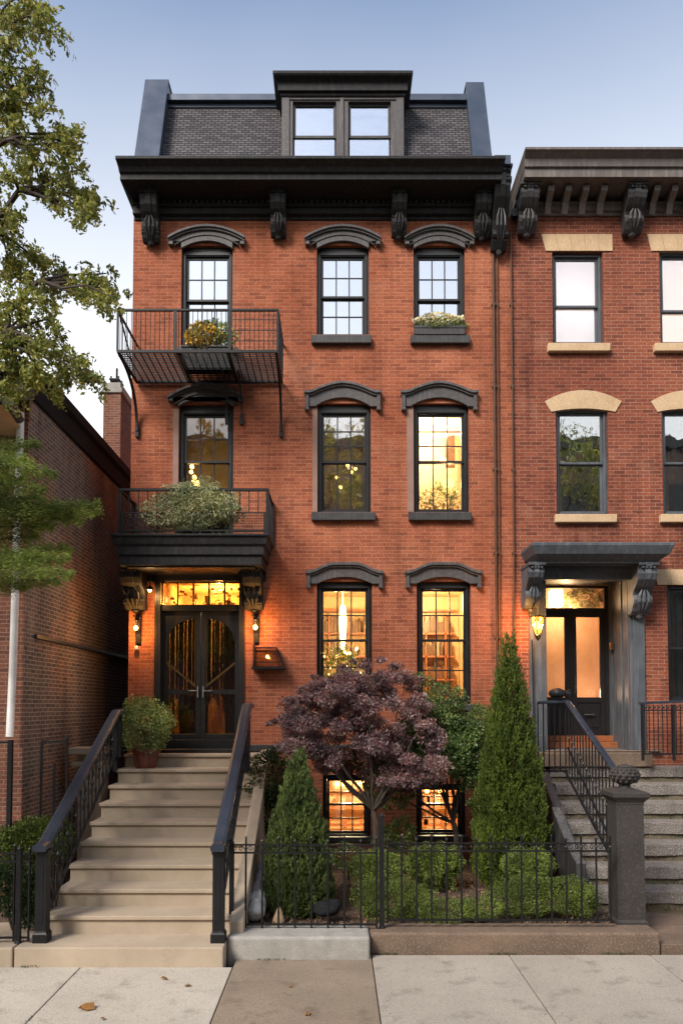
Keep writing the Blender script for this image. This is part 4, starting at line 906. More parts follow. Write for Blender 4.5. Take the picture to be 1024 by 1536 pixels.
for i, (a, c) in enumerate(((v0_+.062, dm_-.04), (dm_+.0, v1_-.082))):
    b = MB(); t_ = .09; zl = pz(1046, yv)-.1
    b.box(a, a+t_, yv+.03, yv+.08, dz0, dz1); b.box(c-t_, c, yv+.03, yv+.08, dz0, dz1); b.box(a+t_, c-t_, yv+.031, yv+.079, dz1-.09, dz1); b.box(a+t_, c-t_, yv+.031, yv+.079, zl, zl+.1); b.box(a+t_, c-t_, yv+.031, yv+.079, dz0, dz0+.1)
    b.box(a+t_, c-t_, yv+.05, yv+.07, dz0+.1, zl); b.box(a+t_+.03, c-t_-.03, yv+.043, yv+.05, dz0+.15, zl-.05)
    dd = b.build('door', 'black', N_, bevel=.005); b = MB(); b.box(a+t_-.01, c-t_+.01, yv+.052, yv+.056, zl+.09, dz1-.08); b.build('pane', 'glass', dd)
    if i:
        b = MB(); b.tube([(a+.045, yv-.02, zl+.15), (a+.045, yv-.02, zl+.5)], .012, 8); b.tube([(a+.045, yv+.03, zl+.2), (a+.045, yv-.02, zl+.2)], .01); b.build('handle', 'steel', dd)
        b = MB(); b.tube([(a+.2, yv-.01, zl-.22), (a+.4, yv-.01, zl-.22)], .012); b.build('letter_flap', 'steel', dd)
b = MB(); b.box(dm_-.041, dm_-.001, yv+.02, yv+.09, dz0, dz1); b.build('door_mullion', 'black', fr)
b = MB(); b.box(px0+.03, px1-.03, YF+.55, yv+.2, PZ0+.001, PZ0+.11); b.box(px0+.03, px1-.03, YF+.75, yv+.2, PZ0+.112, PZ0+.22); b.build('threshold', 'copperw', fr, bevel=.006)
M['peach'] = mat('peach_plaster', (.62, .40, .26), (.55, .34, .2), rough=.9, bump=.05)
rr_ = room(N_, px0-.5, px1+.3, PZ0-.1, PZ1+.1, .9, 'peach', [(px(845,950,14.9), 14.8, PZ1-.45, 40, (1,.6,.32), .1), (px(880,950,14.9), 14.8, PZ0+1.0, 14, (1,.6,.35), .1)], ys=1.02)
b = MB(); x, y, z = P3(833, 898, 14.75); b.box(x-.11, x+.11, y-.1, y+.1, z-.16, z+.16); b.build('lantern_reflection', 'flame', rr_)  # glowing box behind the transom stands in for the lantern's reflection
p, d = ellip(P3(876, 897, 14.8), (.42, .12, .22), 1700, 4); v, f = leaves(p, d, .05, .5); leafobj('house_plant', v, f, 'leaf_pale', rr_)
b = MB(); x, y, z = px(911, 965, YF+.1), YF+.1, pz(965, YF); b.box(px1-.11, px1-.051, YF+.62, YF+.7, z-.07, z+.07); b.build('doorbell', 'brass', fr, bevel=.005)

# right-hand steps
sr = thing('stone_steps', 'rough grey speckled stone steps climbing to the right-hand doorway', 'steps', (5, 12, 0))
for k in range(1, 8):
    d = 10.9+(k-1)*.385; z = .15+.26*k; b = MB(); x0 = 3.52+.02*k
    b.box(x0+.03, 8.5, d+.04, YF-.01 if k == 7 else d+.46, z-.32, z-.175); b.build('riser', 'riser', sr, bevel=.01)
    X = np.linspace(x0, 8.5, 70); b = MB(); y2 = YF-.008 if k == 7 else d+.45
    n = len(X); off = .012*np.sin(X*7+k)+RNG.normal(size=n)*.006; zo = RNG.normal(size=n)*.004
    vs = [(X[i], d+off[i], z-.172) for i in range(n)]+[(X[i], d+off[i]-.008, z-.012+zo[i]) for i in range(n)]+[(X[i], d+off[i]+.03, z+zo[i]) for i in range(n)]+[(X[i], y2, z) for i in range(n)]
    fs = [(i+r*n, i+1+r*n, i+1+(r+1)*n, i+(r+1)*n) for i in range(n-1) for r in range(3)]+[(0, n, 2*n, 3*n)]+[(n-1, 4*n-1, 3*n-1, 2*n-1)]; b.add(vs, fs)
    b.build('step', 'rough', sr)
b = MB(); b.box(px0-.4, px(966,1100), YF-.35, YF-.011, 1.972, PZ0-.03); b.box(px0-.05, px1+.5, YF-.12, YF+.3, PZ0-.029, PZ0-.002); b.build('door_slab', 'brownstone', sr, bevel=.012)
b = MB(); b.extx([(10.5, -.05), (10.5, .35), (10.9, .75), (12.8, 1.95), (YF-.01, 1.95), (YF-.01, -.05)], 3.36, 3.50); b.build('cheek_wall', 'char', sr, bevel=.012)
b = MB(); b.extx([(10.4, .2), (10.42, .9), (10.7, 1.0), (11.6, 1.5), (11.6, .9), (10.7, .2)], 3.22, 3.35); b.build('side_plate', 'char', sr, bevel=.01)

# pillar with urn-like finial
pl = thing('gate_pillar', 'square dark stone pillar with carved pineapple finial at the end of the kerb', 'pillar', (px(936,1372,10), 10.0, .25))
cx = px(936, 1300, 10.05); M['pillar'] = mat('dark_brownstone', (.036, .031, .028), (.026, .022, .021), rough=.7, bump=.35, bscale=30, c3=(.055, .046, .04))
b = MB(); b.lathe([(.20,0),(.20,.03),(.175,.05),(.172,1.50),(.178,1.505),(.178,1.53),(.20,1.56),(.235,1.60),(.235,1.655),(.1,1.70)], (cx, 10.0, .25), 4, sq=True); b.build('shaft', 'pillar', pl, bevel=.008)
b = MB(); prof = [(.09,0),(.075,.03),(.07,.05),(.12,.08),(.165,.13),(.175,.18),(.16,.225),(.12,.26),(.07,.29),(.02,.32)]
b.lathe(prof, (cx, 10.0, 1.94), 18)
for r in range(6):
    for j in range(14):
        t = 2*pi*(j+.5*(r % 2))/14; rad, zz = [(.14,.1),(.168,.14),(.176,.18),(.162,.22),(.128,.25),(.085,.28)][r]; sphere(b, (cx+rad*cos(t), 10.0+rad*sin(t), 1.94+zz), .024, 5, 4)
b.build('finial', 'pillar', pl, smooth=False)
# right stair rail
t = thing('stair_railing', 'tall black iron railing rising from the pillar beside the speckled steps', 'railing', (3.66, 11, .3))
XR = 3.66; A = (3.72, 10.08, pz(1172, 10.08)+.02); B_ = (XR, 12.2, pz(1052, 12.2)); C_ = (3.2, 12.25, pz(1054, 12.25))
b = MB(); b.bar(A, B_, .09, .05); b.bar(B_, C_, .09, .05); b.build('handrail', 'railtop', t, bevel=.01)
b = MB()
def zlow(y): return max(.42, pz(1262, y))if y < 10.9 else .15+.26*((y-10.9)/.385+1)+.06
b.bar((XR, 10.25, 1.15), (XR, 12.2, 2.35), .025, .03); b.bar((XR, 10.25, .95), (XR-.05, 12.2, 1.98), .03, .03); b.bar((C_[0], C_[1], 1.98), (XR, 12.2, 1.98), .03, .03); b.build('lower_rail', 'iron', t)
for i in range(15):
    f_ = (i+.5)/15; y = 10.15+f_*2.05; zt2 = A[2]+(B_[2]-A[2])*((y-A[1])/(B_[1]-A[1])); zl = .95+(y-10.25)/1.95*1.03; b = MB(); b.tube([(XR+.0, y, zl), (XR+.0, y, zt2)], .011, 5); b.lathe([(.011,-.03),(.022,0),(.011,.03)], (XR, y, (zl+zt2)/2), 6); b.build('baluster', 'iron', t)
for i in range(6):
    f_ = i/5; x = C_[0]+(XR-C_[0])*f_*.95; b = MB(); b.tube([(x, 12.24, 1.98), (x, 12.24, C_[2])], .011, 5); b.build('baluster', 'iron', t)
b = MB()
for k in range(5): scroll(b, (3.15, 12.2, 2.3-.16*k), .07, 'x', flip=(-1)**k); scroll(b, (XR-.0, 10.3+.3*k, 1.0+.16*k), .08, 'y', flip=(-1)**k)
b.build('scrollwork', 'iron', t)
# ornament on the flat of the railing
b = MB(); x, y, z = P3(835, 1041, 12.2); n = 12
b.lathe([(.02,-.06),(.09,-.055),(.13,-.02),(.135,.02),(.11,.06),(.05,.09),(.01,.095)], (x, y, z), 16)
for k in range(9): a = -0.5+k*.25; b.bar((x+.1, y-.05, z+.03*sin(a*3)), (x+.19, y-.05+.05*sin(k), z+.07*cos(a*2)), .02, .02)
tag(b.build('bird_figure', 'iron', smooth=False), 'dark rounded metal ornament perched on top of the right-hand railing', 'ornament')
# landing rail at the frame edge
t = thing('landing_railing', 'black iron railing panel on the speckled landing right of the grey porch', 'railing', (5.4, 12.9, 1.97))
yy = 12.9; a0, a1 = px(961, 1090, yy), px(1085, 1090, yy); zt3, zb3 = pz(1055, yy), pz(1132, yy)
b = MB(); b.bar((a0-.03, yy, zt3), (a1, yy, zt3+.06), .07, .04); b.build('handrail', 'railtop', t, bevel=.005)
b = MB(); b.box(a0, a1, yy-.012, yy+.012, zb3, zb3+.025); b.box(a0, a1, yy-.01, yy+.01, zt3-.13, zt3-.11); b.box(a0, a0+.04, yy-.02, yy+.02, zb3-.1, zt3-.02); b.box(a0+.52, a0+.56, yy-.02, yy+.02, zb3-.1, zt3-.02); b.build('frame', 'iron', t)
for i in range(17): x = a0+.06+i*.075; b = MB(); b.tube([(x, yy, zb3), (x, yy, zt3-.02)], .008, 4); b.build('baluster', 'iron', t)
b = MB()
for i in range(16): sphere(b, (a0+.08+i*.075, yy, zt3-.06), .022, 6, 4)
b.build('bead_row', 'iron', t)

# ================= left-hand house =================
LX = px(38, 900, 11.2); LY = 11.2; LZ = pz(566, 11.2)
K = thing('brick_house', 'old brick house on the left whose sooty dark side wall faces the gap', 'house', (-8, 16, 0))
b = MB(); yb = 26.0
b.add([(LX, LY, -.1), (LX, yb, -.1), (LX, yb, LZ), (LX, LY, LZ)], [(0, 1, 2, 3)]); b.build('side_wall', 'brick_l', K)
wl = [window(K, -240, -150, 690, 850, None, 1, 1, 1, 'char', 'glass', y=LY, back='blind', label='front window beyond the downpipe'), window(K, -240, -150, 960, 1130, None, 1, 1, 1, 'char', 'glass', y=LY, back='blind', label='lower front window beyond the downpipe')]
for wn, rc in wl: b = MB(); b.box(rc[0]-.1, rc[1]+.1, LY-.03, LY+.1, rc[3], rc[3]+.2); b.box(rc[0]-.08, rc[1]+.08, LY-.09, LY+.07, rc[2]-.1, rc[2]); b.build('lintel', 'tan', wn)
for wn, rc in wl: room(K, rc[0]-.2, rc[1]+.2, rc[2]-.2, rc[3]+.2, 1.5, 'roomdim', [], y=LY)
b = wall_with_holes(-14, LX, -.1, LZ, LY, [q[1] for q in wl]); b.add([(-14, LY+.3, LZ-.02), (LX-.0, LY+.3, LZ-.02), (LX, yb, LZ-.02), (-14, yb, LZ-.02)], [(0, 1, 2, 3)])
b.add([(-14, yb, -.1), (LX, yb, -.1), (LX, yb, LZ), (-14, yb, LZ)], [(3, 2, 1, 0)]); b.build('front_wall', 'brick_lf', K)
prof = [(.0, LZ-.30), (.05, LZ-.28), (.08, LZ-.02), (.15, LZ+.02), (.16, LZ+.17), (.11, LZ+.18)]
wrap(prof, -14, LX, LY, yb, left=False).build('gutter', 'eave', K, bevel=.006)
for k in range(3):
    b = MB(); b.box(px(22+2*k, 590, LY), LX+.03-.005*k, LY-.05+.012*k, LY+.02, LZ-.35-.15*k, LZ-.21-.15*k); b.build('corbel', 'brick_lf', K)
b = MB(); xx = px(20, 850, 11.0); b.tube([(px(30,630,11.0), 11.02, pz(618, 11.0)), (px(30,640,11.0), 11.02, pz(640, 11.0)), (px(19, 1000, 11), 11.02, pz(1000, 11.0)), (px(14, 1105, 11), 11.02, pz(1105, 11.0))], .055, 12)
b.lathe([(.065, 0), (.068, .05), (.065, .1)], (px(23,880,11), 11.02, pz(880, 11)), 12); b.build('downpipe', 'white_pipe', K, smooth=True)
b = MB(); b.extx([(LY-.9, pz(600,10.3)), (LY-.9, pz(588,10.3)), (LY, pz(575,11.2)+.0), (LY-.001, pz(600, 11.2))], -9, px(18, 600, 10.4)); b.tube([P3(-40, 600, 10.3), P3(0, 590, 10.25), P3(18, 608, 10.25), P3(30, 630, 10.5)], [.09, .1, .08, .06], 8); b.build('porch_eave', 'char', K, bevel=.006)
b = MB(); b.add([(-9, LY-.88, pz(606,10.3)), (px(14,606,10.4), LY-.88, pz(606,10.3)), (px(30, 640, 11), LY-.02, pz(650,11.1)), (-9, LY-.02, pz(650,11.1))], [(0, 1, 2, 3)]); b.build('porch_soffit', 'tan', K)
# ledge line on the side wall
b = MB(); b.box(LX+.001, LX+.05, px(0,0,1)*0+11.55, 20, pz(957, 11.5), pz(957, 11.5)+.06); b.build('ledge', 'char', K, bevel=.006)
# chimney
xa, xb = px(155, 640, 20), px(181, 640, 20); zc = pz(590, 20)
b = MB(); b.box(xa, xb, 20, 21.6, LZ-.3, zc); ch = b.build('chimney', 'brick_lf', K)
b = MB(); b.box(xa-.05, xb+.05, 19.95, 21.65, zc+.001, zc+.14); b.box(xa, xb, 20, 21.6, zc+.141, zc+.3); b.build('chimney_cap', 'granite', ch, bevel=.02)
b = MB(); cxx = (xa+xb)/2
for dx in (-.1, .1):
    for dy in (.2, .5): b.box(cxx+dx-.02, cxx+dx+.02, 20+dy, 20.04+dy, zc+.3, zc+.56)
b.box(cxx-.14, cxx+.14, 20.15, 20.6, zc+.45, zc+.48); b.tube([(cxx, 20.4, zc+.48), (cxx, 20.4, zc+.85)], .03, 6); b.build('chimney_cowl', 'iron', ch)
# iron frame and ledge in the side passage
t = thing('iron_gate', 'narrow rusty iron gate frame standing against the sooty side wall', 'gate', (-4.1, 11.6, .2))
g0, g1, yy = px(60, 1180, 11.0), px(98, 1180, 11.0), 11.0
b = MB(); b.box(g0, g0+.025, yy, yy+.025, .15, pz(1112, yy)); b.box(g1, g1+.03, yy, yy+.03, .15, pz(1108, yy)); b.box(g0+.025, g1, yy+.002, yy+.022, pz(1114, yy)-.0, pz(1111, yy)+.0); b.box((g0+g1)/2, (g0+g1)/2+.03, yy, yy+.03, .15, pz(1145, yy)); b.lathe([(.03,0),(.02,.03),(.003,.06)], (g1+.015, yy+.015, pz(1108, yy)), 6); b.build('frame', 'iron', t)
b = MB(); pts = P3(15, 1110, 10.6); b.box(pts[0]-.03, pts[0]+.03, 10.6, 10.66, .1, pts[2]); b.box(-6.5, pts[0]-.03, 10.61, 10.64, pts[2]-.05, pts[2]-.02)
for k in range(10): b.box(-6.4+k*.16, -6.385+k*.16, 10.615, 10.63, pts[2]-.05, pts[2]+.16)
tag(b.build('porch_post', 'iron'), 'black iron post with a low spiked rail in front of the left brick house', 'post')
b = MB(); lx0, lx1 = px(101, 1130, 12.4), px(150, 1130, 12.4); b.box(lx0, lx1, 12.4, 12.9, pz(1132, 12.4), pz(1122, 12.4)); b.box(lx0+.04, lx1, 12.45, 12.9, pz(1150, 12.4), pz(1143, 12.4)); b.box(lx0+.14, lx1, 12.5, 12.9, -.05, pz(1150, 12.4)); b.box(lx0+.1, lx1-.02, 12.55, 12.9, pz(1143, 12.4), pz(1132, 12.4))
lg = tag(b.build('side_entry', 'stone', bevel=.012), 'small grey stone side entry ledge behind the left stair railing', 'ledge')

# ================= lamps =================
def sconce(u, v, label, arm=1):
    x, y, z = P3(u, v, YF-.2); t = thing('wall_lamp', label, 'lamp', (x, YF, z-.2), 'amber wall lamps beside the black door')
    b = MB(); b.extx([(YF-.001, z+.24), (YF-.09, z+.24), (YF-.1, z+.05), (YF-.06, z-.1), (YF-.045, z-.25), (YF-.001, z-.3)], x-.045, x+.045); b.box(x-.03, x+.03, YF-.22, YF-.09, z+.12, z+.14); b.box(x-.015, x+.015, YF-.21, YF-.19, z+.06, z+.12)
    for k in range(8): a = k*.8; b.tube([(x+.05*cos(a), YF-.12-.03*sin(a), z+.17+.02*k*.4), (x+.07*cos(a+.6), YF-.14-.03*sin(a), z+.2+.02*k*.4)], .008, 4)
    b.build('bracket', 'iron', t, bevel=.004)
    b = MB(); sphere(b, (x, YF-.2, z), .038, 12, 8, 1.15); b.build('bulb', 'bulb', t, smooth=True); lamp(t, (x, YF-.3, z+.0), 16, (1, .46, .12), .04); return t
t = sconce(204, 942, 'amber bare-bulb wall lamp on a dark bracket left of the double door'); x, y, z = P3(205, 973, YF-.06)
b = MB(); b.box(x-.035, x+.035, YF-.09, YF-.046, z-.02, z+.05); b.build('socket', 'white_pipe', t, bevel=.01)
sconce(383, 941, 'amber bare-bulb wall lamp with leafy iron ornament right of the double door')
# glass box lantern
x0, x1, z0, z1 = px(380, 990, 13.3), px(425, 990, 13.3), pz(1001, 13.3), pz(972, 13.3)
t = thing('box_lantern', 'low black lantern with slanted glass sides mounted low beside the right door lamp', 'lantern', ((x0+x1)/2, YF, z0))
b = MB(); ya = YF-.3; b.box(x0-.02, x1+.03, ya-.01, YF-.002, z0-.035, z0); b.box(x0-.02, x0+.01, YF-.06, YF-.003, z0-.0, z1+.13)
top = [(x0+.05, z1), (x1-.14, z1)]
for y in (ya, YF-.03):
    b.bar((x0, y, z0), (x0+.03, y, z1), .014, .014); b.bar((x1+.02, y, z0), (x1-.12, y, z1), .014, .014); b.bar((x0+.03, y, z1), (x1-.12, y, z1), .016, .016); b.bar((x0+.0, y, z0+.09), (x1-.02, y, z0+.09), .007, .007)
b.bar((x0+.03, ya, z1), (x0+.03, YF-.03, z1), .014, .014); b.bar((x1-.12, ya, z1), (x1-.12, YF-.03, z1), .014, .014); b.build('frame', 'iron', t)
b = MB(); b.ext([(x0+.005, z0), (x1+.012, z0), (x1-.125, z1-.005), (x0+.03, z1-.005)], ya+.002, YF-.033); b.build('glass_body', 'glass', t)
b = MB(); sphere(b, ((x0+x1)/2-.02, YF-.17, (z0+z1)/2+.02), .028); b.build('bulb', 'bulb', t); lamp(t, ((x0+x1)/2-.02, YF-.17, (z0+z1)/2+.02), 5, (1, .5, .15), .02)
# lamp under the canopy
x, y, z = P3(225, 885, 13.2); t = thing('ceiling_lamp', 'small amber spot lamp hanging under the black canopy', 'lamp', (x, y, z))
b = MB(); b.tube([(x, y, z+.04), (x, y, zc0-.03)], .012, 6); b.lathe([(.07, .0), (.05, .05), (.02, .07)], (x, y, z), 12); b.build('shade', 'iron', t)
b = MB(); sphere(b, (x, y, z+.0), .034); b.build('bulb', 'bulbs', t); lamp(t, (x, y-.03, z-.05), 6, (1, .55, .2), .03)
# porch lantern right
x, y, z = P3(806, 938, 12.95); t = thing('wall_lantern', 'ornate glowing amber lantern hanging from the grey porch bracket', 'lantern', (x, y, z-.2))
b = MB()
for k in range(6):
    a = k*pi/3; b.bar((x+.12*cos(a), y+.12*sin(a), z+.14), (x+.05*cos(a), y+.05*sin(a), z-.16), .012, .012); scroll(b, (x+.11*cos(a), y+.11*sin(a), z+.18), .03, 'x', th=.005)
b.lathe([(.13,0),(.135,.02),(.12,.03)], (x, y, z+.13), 12); b.lathe([(.012,-.09),(.04,-.05),(.06,0),(.055,.02)], (x, y, z-.17), 12); b.tube([(x, y, z+.15), (x, y, z+.33)], .012, 6); b.bar((x, y, z+.3), (x, YF-.03, z+.33), .02, .02); b.build('cage', 'brass', t)
b = MB(); b.lathe([(.045,-.14),(.09,.0),(.105,.12)], (x, y, z), 12); b.build('glass_shade', 'obsc', t)
b = MB(); sphere(b, (x-.01, y, z-.0), .05, 10, 6, 1.4); sphere(b, (x+.05, y-.02, z+.09), .03); b.build('bulb', 'bulb', t); lamp(t, (x-.06, y+.05, z+.02), 30, (1, .48, .13), .05)
b = MB(); b.tube([(x+.02, YF-.08, z-.2), (x+.04, YF-.08, PZ0-.0)], .012, 6); b.build('cable', 'iron', t)

# ================= flower boxes and pots =================
t = thing('window_box', 'black window box of white flowers on the top right window of the orange house', 'planter', (px(658,495,13.4), 13.3, pz(501,13.4)))
a, c = px(621, 495, 13.4), px(697, 495, 13.4); z0, z1 = pz(501, 13.37), pz(488, 13.37)
b = MB(); b.box(a, c, 13.385, 13.56, z0+.003, z1); b.box(a-.01, c+.01, 13.375, 13.384, z1-.04, z1+.006); b.build('box', 'char', t, bevel=.006)
p, d = ellip(((a+c)/2, 13.46, z1+.06), ((c-a)/2*.97, .12, .13), 2600, 2, bump=.25); v, f = leaves(p, d, .035, .55, up=.3); leafobj('foliage', v, f, 'leaf_pot', t)
p, d = ellip(((a+c)/2, 13.42, z1+.13), ((c-a)/2*.95, .13, .10), 900, 9, depth=.15, bump=.3); v, f = leaves(p, d, .04, .9, up=.6); leafobj('flowers', v, f, 'petal_w', t)
xx = px(310, 500, 12.9); zz = zf+.02
t = thing('flower_planter', 'black planter of yellow and green flowers standing on the iron balcony', 'planter', (xx, 13.0, zz)); b = MB(); b.box(xx-.42, xx+.42, 12.9, 13.2, zz, zz+.34); b.box(xx-.44, xx+.44, 12.88, 13.22, zz+.342, zz+.38)
for k in range(5): b.box(xx-.38+k*.19, xx-.36+k*.19, 12.885, 12.9, zz+.02, zz+.32)
b.build('box', 'black', t, bevel=.006)
p, d = ellip((xx+.1, 13.02, zz+.58), (.36, .2, .26), 3000, 12, bump=.3); v, f = leaves(p, d, .045, .5, up=.2); leafobj('foliage', v, f, 'leaf_pot', t)
p, d = ellip((xx-.06, 12.98, zz+.55), (.32, .2, .25), 1500, 14, depth=.2, bump=.3); v, f = leaves(p, d, .05, .8); leafobj('flowers', v, f, 'petal_y', t)
# canopy planter
xx = px(296, 770, 12.95); t = thing('balcony_planter', 'long dark planter with pale trailing foliage behind the canopy railing', 'planter', (xx, 12.95, zc1))
b = MB(); b.box(px(262,790,12.8), px(345,790,12.8), 12.85, 13.15, zc1+.001, zc1+.34); b.box(px(260,790,12.8), px(347,790,12.8), 12.83, 13.17, zc1+.341, zc1+.38); b.build('box', 'black', t, bevel=.006)
ps = []
for u, v, ru, rv, n in ((290,765,56,34,6500),(248,770,38,30,3000),(330,758,34,28,2800),(300,738,34,20,2000),(348,768,22,18,900),(270,742,30,18,1200)):
    c_ = P3(u, v, 12.72); s_ = 1150/12.72; p, d = ellip(c_, (ru/s_, .30, rv/s_), n, int(u), bump=.3, depth=.5); ps.append(leaves(p, d+np.array([0,0,-.5]), .042, .4))
rr = random.Random(4)
for k in range(34):
    u = rr.uniform(225, 352); c_ = np.array(P3(u, 775, 12.72)); L_ = rr.uniform(.15, .36); q = np.array([c_+np.array([.02*sin(j*.5+k), -.03*sin(j*.3), -L_*j/22]) for j in range(22)]); ps.append(leaves(q, np.tile([0, -.5, -.6], (22, 1)), .036, .5))
v, f = cat_leaf(ps); leafobj('foliage', v, f, 'leaf_pale', t)
b = MB()
p, d = ellip(P3(222, 785, 12.8), (.35, .18, .2), 900, 77, bump=.3); v, f = leaves(p, d, .05, .35); leafobj('dried_foliage', v, f, 'leaf_maple', t)
# pot on the stoop
x, y = px(219, 1130, 12.86), 12.86; t = thing('potted_shrub', 'bushy green shrub in a terracotta pot on the top left of the stoop', 'potted plant', (x, y, 1.98))
b = MB(); b.lathe([(.155,0),(.17,.01),(.225,.27),(.25,.272),(.255,.33),(.225,.335),(.21,.29)], (x, y, 1.982), 24); b.build('pot', 'terra', t, smooth=False)
ps = []
for u, v, r_, n in ((217,1090,41,5200),(192,1088,24,1400),(240,1078,24,1500),(235,1108,18,900),(205,1062,20,900),(222,1058,16,600)):
    c_ = P3(u, v, 12.8); s_ = 1150/12.8; p, d = ellip(c_, (r_/s_, r_/s_*.9, r_/s_*.95), n, int(u), bump=.28, depth=.5); ps.append(leaves(p, d, .038, .5))
v, f = cat_leaf(ps); leafobj('foliage', v, f, 'leaf_pot', t)
b = MB(); b.tube([(x, y, 2.2), (x, y, 2.75)], .02, 6)
for k in range(6): b.tube([(x, y, 2.25+.05*k), (x+.25*cos(k), y+.2*sin(k), 2.6+.05*k)], [.012, .004], 4)
b.build('stem', 'bark', t)

# ================= garden =================
def limb(b, a, c, r0, r1, wig=.1, n=7, seed=0):
    rr = random.Random(seed); a = Vector(a); c = Vector(c); pts = []; L_ = (c-a).length
    for i in range(n+1):
        q = i/n; j = Vector((rr.uniform(-1, 1), rr.uniform(-1, 1), rr.uniform(-.6, .6)))*wig*L_*.25*(q > 0 and q < 1); pts.append(a.lerp(c, q)+j)
    b.tube(pts, [r0+(r1-r0)*i/n for i in range(n+1)], 6); return pts
def conebush(name, label, cat, u, vb, Y, r, h, n, m, seed, zb=.24, size=.05, asp=.28):
    x = px(u, vb, Y); t = thing(name, label, cat, (x, Y, zb)); b = MB(); b.tube([(x, Y, zb-.05), (x, Y, zb+h*.9)], [.05, .008], 8)
    for k in range(40): z = zb+.1+h*.85*k/40; a = k*2.4; rr_ = r*.8*(1-k/42); b.tube([(x, Y, z), (x+rr_*cos(a), Y+rr_*sin(a), z+.18)], [.012, .003], 4)
    b.build('trunk', 'bark', t)
    # sprays: vertical tufts standing on the cone surface
    ns = n//26; p, d = cone((x, Y, zb), r, h, ns, seed); ps = []
    L_ = RNG.uniform(.5, 1.2, ns)*r*.34; up = np.stack([d[:, 0]*.38, d[:, 1]*.38, np.ones(ns)], 1)
    q = np.repeat(p, 26, 0); tt = RNG.random((ns*26, 1)); q = q+np.repeat(up*L_[:, None], 26, 0)*tt*.8+RNG.normal(size=q.shape)*.022*(1.25-tt)
    v1, f1 = leaves(q, np.repeat(up, 26, 0), size, asp, up=.5, spread=.55)
    p2, d2 = cone((x, Y, zb), r*.93, h*.98, n//3, seed, depth=.25); v2, f2 = leaves(p2, d2, size*1.5, .5, spread=.8)
    v, f = cat_leaf([(v1, f1), (v2, f2)]); leafobj('crown', v, f, m, t); return t
conebush('cone_evergreen', 'tall narrow dark green cone evergreen right of the green shrub beside the speckled steps', 'evergreen', 766, 1290, 11.6, .52, 3.78, 80000, 'leaf_arb', 3, zb=.35, size=.042)
conebush('cone_evergreen', 'smaller broad grey-green cone evergreen next to the stoop on the left of the garden', 'evergreen', 446, 1385, 10.5, .44, 2.2, 50000, 'leaf_cyp', 9, zb=.22, size=.045)
def lowbush(label, items, Y, m='leaf_box', n=14000, name='boxwood', size=.024):
    u0, v0 = items[0][0], items[0][1]; x, y, z = P3(u0, v0, Y); t = thing(name, label, 'shrub', (x, Y, .24)); ps = []; b = MB(); tot = sum(i[2]*i[3] for i in items)
    for u, v, ru, rv in items:
        c_ = P3(u, v, Y); s_ = 1150/Y; k = int(n*ru*rv/tot); p, d = ellip(c_, (ru/s_, min(ru, 34)/s_*.9, rv/s_), k, int(u+v), depth=.35, bump=.34, zmin=.2); ps.append(leaves(p, d, size, .5, up=.3))
        for j in range(5): b.tube([(c_[0], Y, .2), (c_[0]+.6*ru/s_*cos(j*1.3), Y+.2*sin(j*1.3), c_[2]+.3*rv/s_)], [.012, .004], 4)
    v, f = cat_leaf(ps); leafobj('foliage', v, f, m, t); b.build('stems', 'bark', t); return t
lowbush('rounded bright green boxwood in the middle of the bed below the basement window', [(570, 1306, 40, 30), (545, 1300, 22, 22)], 10.9)
lowbush('low wide boxwood mound at the front of the bed behind the tall fence post', [(590, 1352, 52, 34), (555, 1345, 26, 28), (625, 1358, 34, 24)], 10.25)
lowbush('feathery green bush under the right basement window', [(650, 1300, 40, 34), (630, 1290, 22, 18), (672, 1292, 22, 22)], 11.6, size=.035)
lowbush('clipped boxwood between the tall cone evergreen and the wide low hedge', [(793, 1296, 36, 24), (775, 1300, 22, 20)], 10.8)
lowbush('wide low rounded hedge at the right end of the bed near the pillar', [(825, 1344, 62, 30), (770, 1346, 38, 26), (868, 1350, 28, 24)], 10.2, n=21000)
lowbush('low spreading green mat along the brown kerb in the middle', [(670, 1366, 60, 16), (720, 1362, 40, 15)], 10.05, n=9000, name='ground_shrub')
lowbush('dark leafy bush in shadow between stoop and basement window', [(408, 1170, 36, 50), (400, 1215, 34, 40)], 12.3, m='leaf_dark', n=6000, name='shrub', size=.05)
lowbush('reddish twiggy bush below the basement windows', [(600, 1250, 24, 26), (582, 1262, 22, 22), (520, 1285, 30, 18)], 12.2, m='leaf_green', n=2600, name='shrub', size=.05)
lowbush('dark bush beside the left railing against the sooty wall', [(50, 1262, 52, 36), (20, 1275, 40, 36), (85, 1250, 28, 24)], 10.6, m='leaf_arb', n=12000, name='shrub', size=.04)
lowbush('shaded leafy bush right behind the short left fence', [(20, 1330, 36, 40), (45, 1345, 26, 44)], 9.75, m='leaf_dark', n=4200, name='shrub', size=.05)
lowbush('small pale green bush tucked against the wall right of the green shrub', [(718, 1075, 17, 22)], 12.9, m='leaf_green', n=900, name='shrub', size=.05)

def clumps(items, Y, seed, size, asp, dens, flat=.8, spread=1.0, jy=.5, depth=.8, out=None):
    ps = []; cs = []
    rr = random.Random(seed)
    for u, v, r_ in items:
        y = Y+rr.uniform(-jy, jy); c_ = P3(u, v, y); s_ = 1150/y; R_m = r_/s_; n = int(dens*R_m*R_m*30)
        p, d = ellip(c_, (R_m, R_m*.95, R_m*flat), n, int(u*3+v), depth=depth, bump=.35); ps.append(leaves(p, d, size, asp, spread=spread)); cs.append(c_)
    v, f = cat_leaf(ps); return v, f, cs
